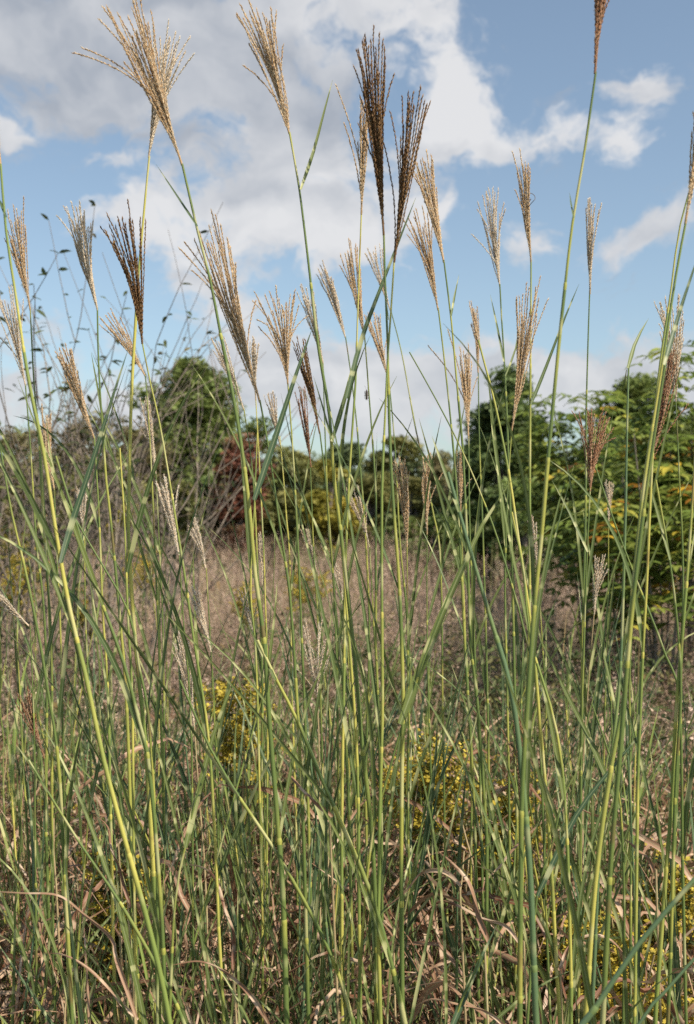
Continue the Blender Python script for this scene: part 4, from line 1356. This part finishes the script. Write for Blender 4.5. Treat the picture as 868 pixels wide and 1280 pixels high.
# clouds: centre x, y, half width, half height (photo pixels, turned into sky angles), weight, brightness
CL = [
 (120, 20, 220, 100, 1.2, .22), (290, 80, 160, 120, 1.2, .34), (40, 100, 150, 70, .75, .25), (380, 160, 90, 90, .8, .35),
 (430, 20, 110, 50, 1.0, .75), (500, 10, 60, 30, .7, .9),
 (560, 110, 70, 70, 1.2, 1.0), (590, 150, 80, 60, 1.0, .85), (520, 200, 70, 40, .7, .7),
 (700, 165, 90, 22, .75, .8), (785, 115, 46, 32, .95, .8), (790, 175, 46, 30, .85, .85),
 (330, 260, 190, 70, 1.1, .75), (170, 270, 90, 40, .8, 1.0), (260, 350, 90, 55, 1.0, .75), (420, 300, 110, 60, 1.0, .9), (540, 255, 50, 28, .6, .9),
 (810, 290, 90, 30, .95, .75), (670, 295, 50, 30, .7, .7), (600, 305, 40, 20, .4, .7),
 (130, 185, 36, 16, .65, .6), (10, 155, 34, 12, .7, .8),
 (550, 500, 420, 78, 1.35, .62), (480, 470, 60, 50, .6, 1.0), (800, 470, 180, 50, .8, .60), (330, 440, 140, 70, .6, .7), (80, 430, 120, 40, .5, .6),
 (20, 520, 300, 60, .8, .6), (1100, 400, 240, 120, 1.1, .7), (-300, 300, 240, 160, 1.1, .7), (-300, 560, 300, 60, .9, .65),
]
D = W = None
for (cx, cy, hw, hh, wt, br) in CL:
    a, e = dirpt(cx, cy)
    a1, _ = dirpt(cx + hw, cy) if abs(cx) < 2000 else (0, 0)
    sa = max(hw / F / (1 + ((cx - 434) / F) ** 2), .01)
    se = max(hh / F, .008)
    s1 = nt.n('ShaderNodeVectorMath', operation='SUBTRACT')
    nt.link(wpos, s1.inputs[0])
    s1.inputs[1].default_value = (a, e, 0)
    s2 = nt.n('ShaderNodeVectorMath', operation='MULTIPLY')
    nt.link(s1.outputs[0], s2.inputs[0])
    s2.inputs[1].default_value = (1 / sa, 1 / se, 0)
    s3 = nt.n('ShaderNodeVectorMath', operation='LENGTH')
    nt.link(s2.outputs[0], s3.inputs[0])
    g = nt.smooth(s3.outputs['Value'], 1.4, 0.0, 0.0, wt)
    D = g if D is None else nt.math('ADD', D, g)
    wb = nt.math('MULTIPLY', g, br)
    W = wb if W is None else nt.math('ADD', W, wb)
cs = nt.n('ShaderNodeMapping')
nt.link(wpos, cs.inputs[0])
cs.inputs['Scale'].default_value = (1, 1.5, 1)
n1 = nt.noise(cs.outputs[0], 14, 10, .62)
n2 = nt.noise(tc, 2.2, 6, .55)
# clouds over the rest of the sky (outside the framed part) by noise only
back = nt.smooth(sep.outputs[1], .62, .3)
Dall = nt.math('ADD', D, nt.math('MULTIPLY', back, nt.smooth(n2, .50, .68, 0, .9)))
dens = nt.math('ADD', Dall, nt.math('MULTIPLY', nt.math('SUBTRACT', n1, .5), 3.5))
mask = nt.smooth(dens, .28, 1.0)
core = nt.math('DIVIDE', W, nt.math('MAXIMUM', D, .05))
lit = nt.noise(cs.outputs[0], 16, 7, .55)
# puffs are brighter where the density falls off upward (towards the sun)
sh = nt.n('ShaderNodeVectorMath', operation='ADD')
nt.link(cs.outputs[0], sh.inputs[0])
sh.inputs[1].default_value = (.012, .028, 0)
n1b = nt.noise(sh.outputs[0], 11, 4, .5)
n1c = nt.noise(cs.outputs[0], 11, 4, .5)
rel = nt.math('MULTIPLY', nt.math('SUBTRACT', n1c, n1b), 1.7)
b = nt.math('ADD', core, rel)
b = nt.math('ADD', b, nt.math('MULTIPLY', nt.math('SUBTRACT', lit, .5), .3), clamp=True)
ccol = nt.mix(b, (.385, .42, .48), (.76, .76, .77))
bg1 = nt.n('ShaderNodeBackground')
hs = nt.n('ShaderNodeHueSaturation')
hs.inputs['Saturation'].default_value = .80
nt.link(sky.outputs[0], hs.inputs['Color'])
tm = nt.n('ShaderNodeMix', data_type='RGBA', blend_type='MULTIPLY')
tm.inputs[0].default_value = 1
nt.link(hs.outputs[0], tm.inputs[6])
tm.inputs[7].default_value = (.95, 1.035, 1.03, 1)
nt.link(tm.outputs[2], bg1.inputs[0])
bg1.inputs[1].default_value = .100
bg2 = nt.n('ShaderNodeBackground')
nt.link(ccol, bg2.inputs[0])
bg2.inputs[1].default_value = .73
mx = nt.n('ShaderNodeMixShader')
nt.link(nt.math('MULTIPLY', mask, .94), mx.inputs[0])
nt.link(bg1.outputs[0], mx.inputs[1])
nt.link(bg2.outputs[0], mx.inputs[2])
wo = nt.n('ShaderNodeOutputWorld')
nt.link(mx.outputs[0], wo.inputs[0])
w.cycles.sampling_method = 'MANUAL'
w.cycles.sample_map_resolution = 512

sl = bpy.data.lights.new('sun', 'SUN')
sl.energy = 5.0
sl.angle = math.radians(.5)
sl.color = (1, .90, .76)
so = bpy.data.objects.new('sun', sl)
COL.objects.link(so)
sd = Vector((math.sin(SUN_AZ) * math.cos(SUN_EL), math.cos(SUN_AZ) * math.cos(SUN_EL), math.sin(SUN_EL)))
so.rotation_euler = (-sd).to_track_quat('-Z', 'Y').to_euler()

cd = bpy.data.cameras.new('camera')
co = bpy.data.objects.new('camera', cd)
COL.objects.link(co)
co.location = (0, 0, CAMZ)
co.rotation_euler = (math.radians(90), 0, 0)
cd.sensor_fit = 'VERTICAL'
cd.sensor_height = 24
cd.lens = F / 1280 * 24
cd.clip_end = 3000
cd.clip_start = .05
cd.dof.use_dof = True
cd.dof.focus_distance = 1.8
cd.dof.aperture_fstop = cd.lens / 5.4
sc = bpy.context.scene
sc.camera = co
sc.view_settings.view_transform = 'Standard'
sc.view_settings.look = 'None'
sc.view_settings.gamma = 1
sc.view_settings.exposure = 0.52
sc.render.engine = 'CYCLES'
sc.cycles.max_bounces = 6
sc.cycles.diffuse_bounces = 3
sc.cycles.transmission_bounces = 4
sc.cycles.transparent_max_bounces = 4
sc.cycles.use_denoising = False
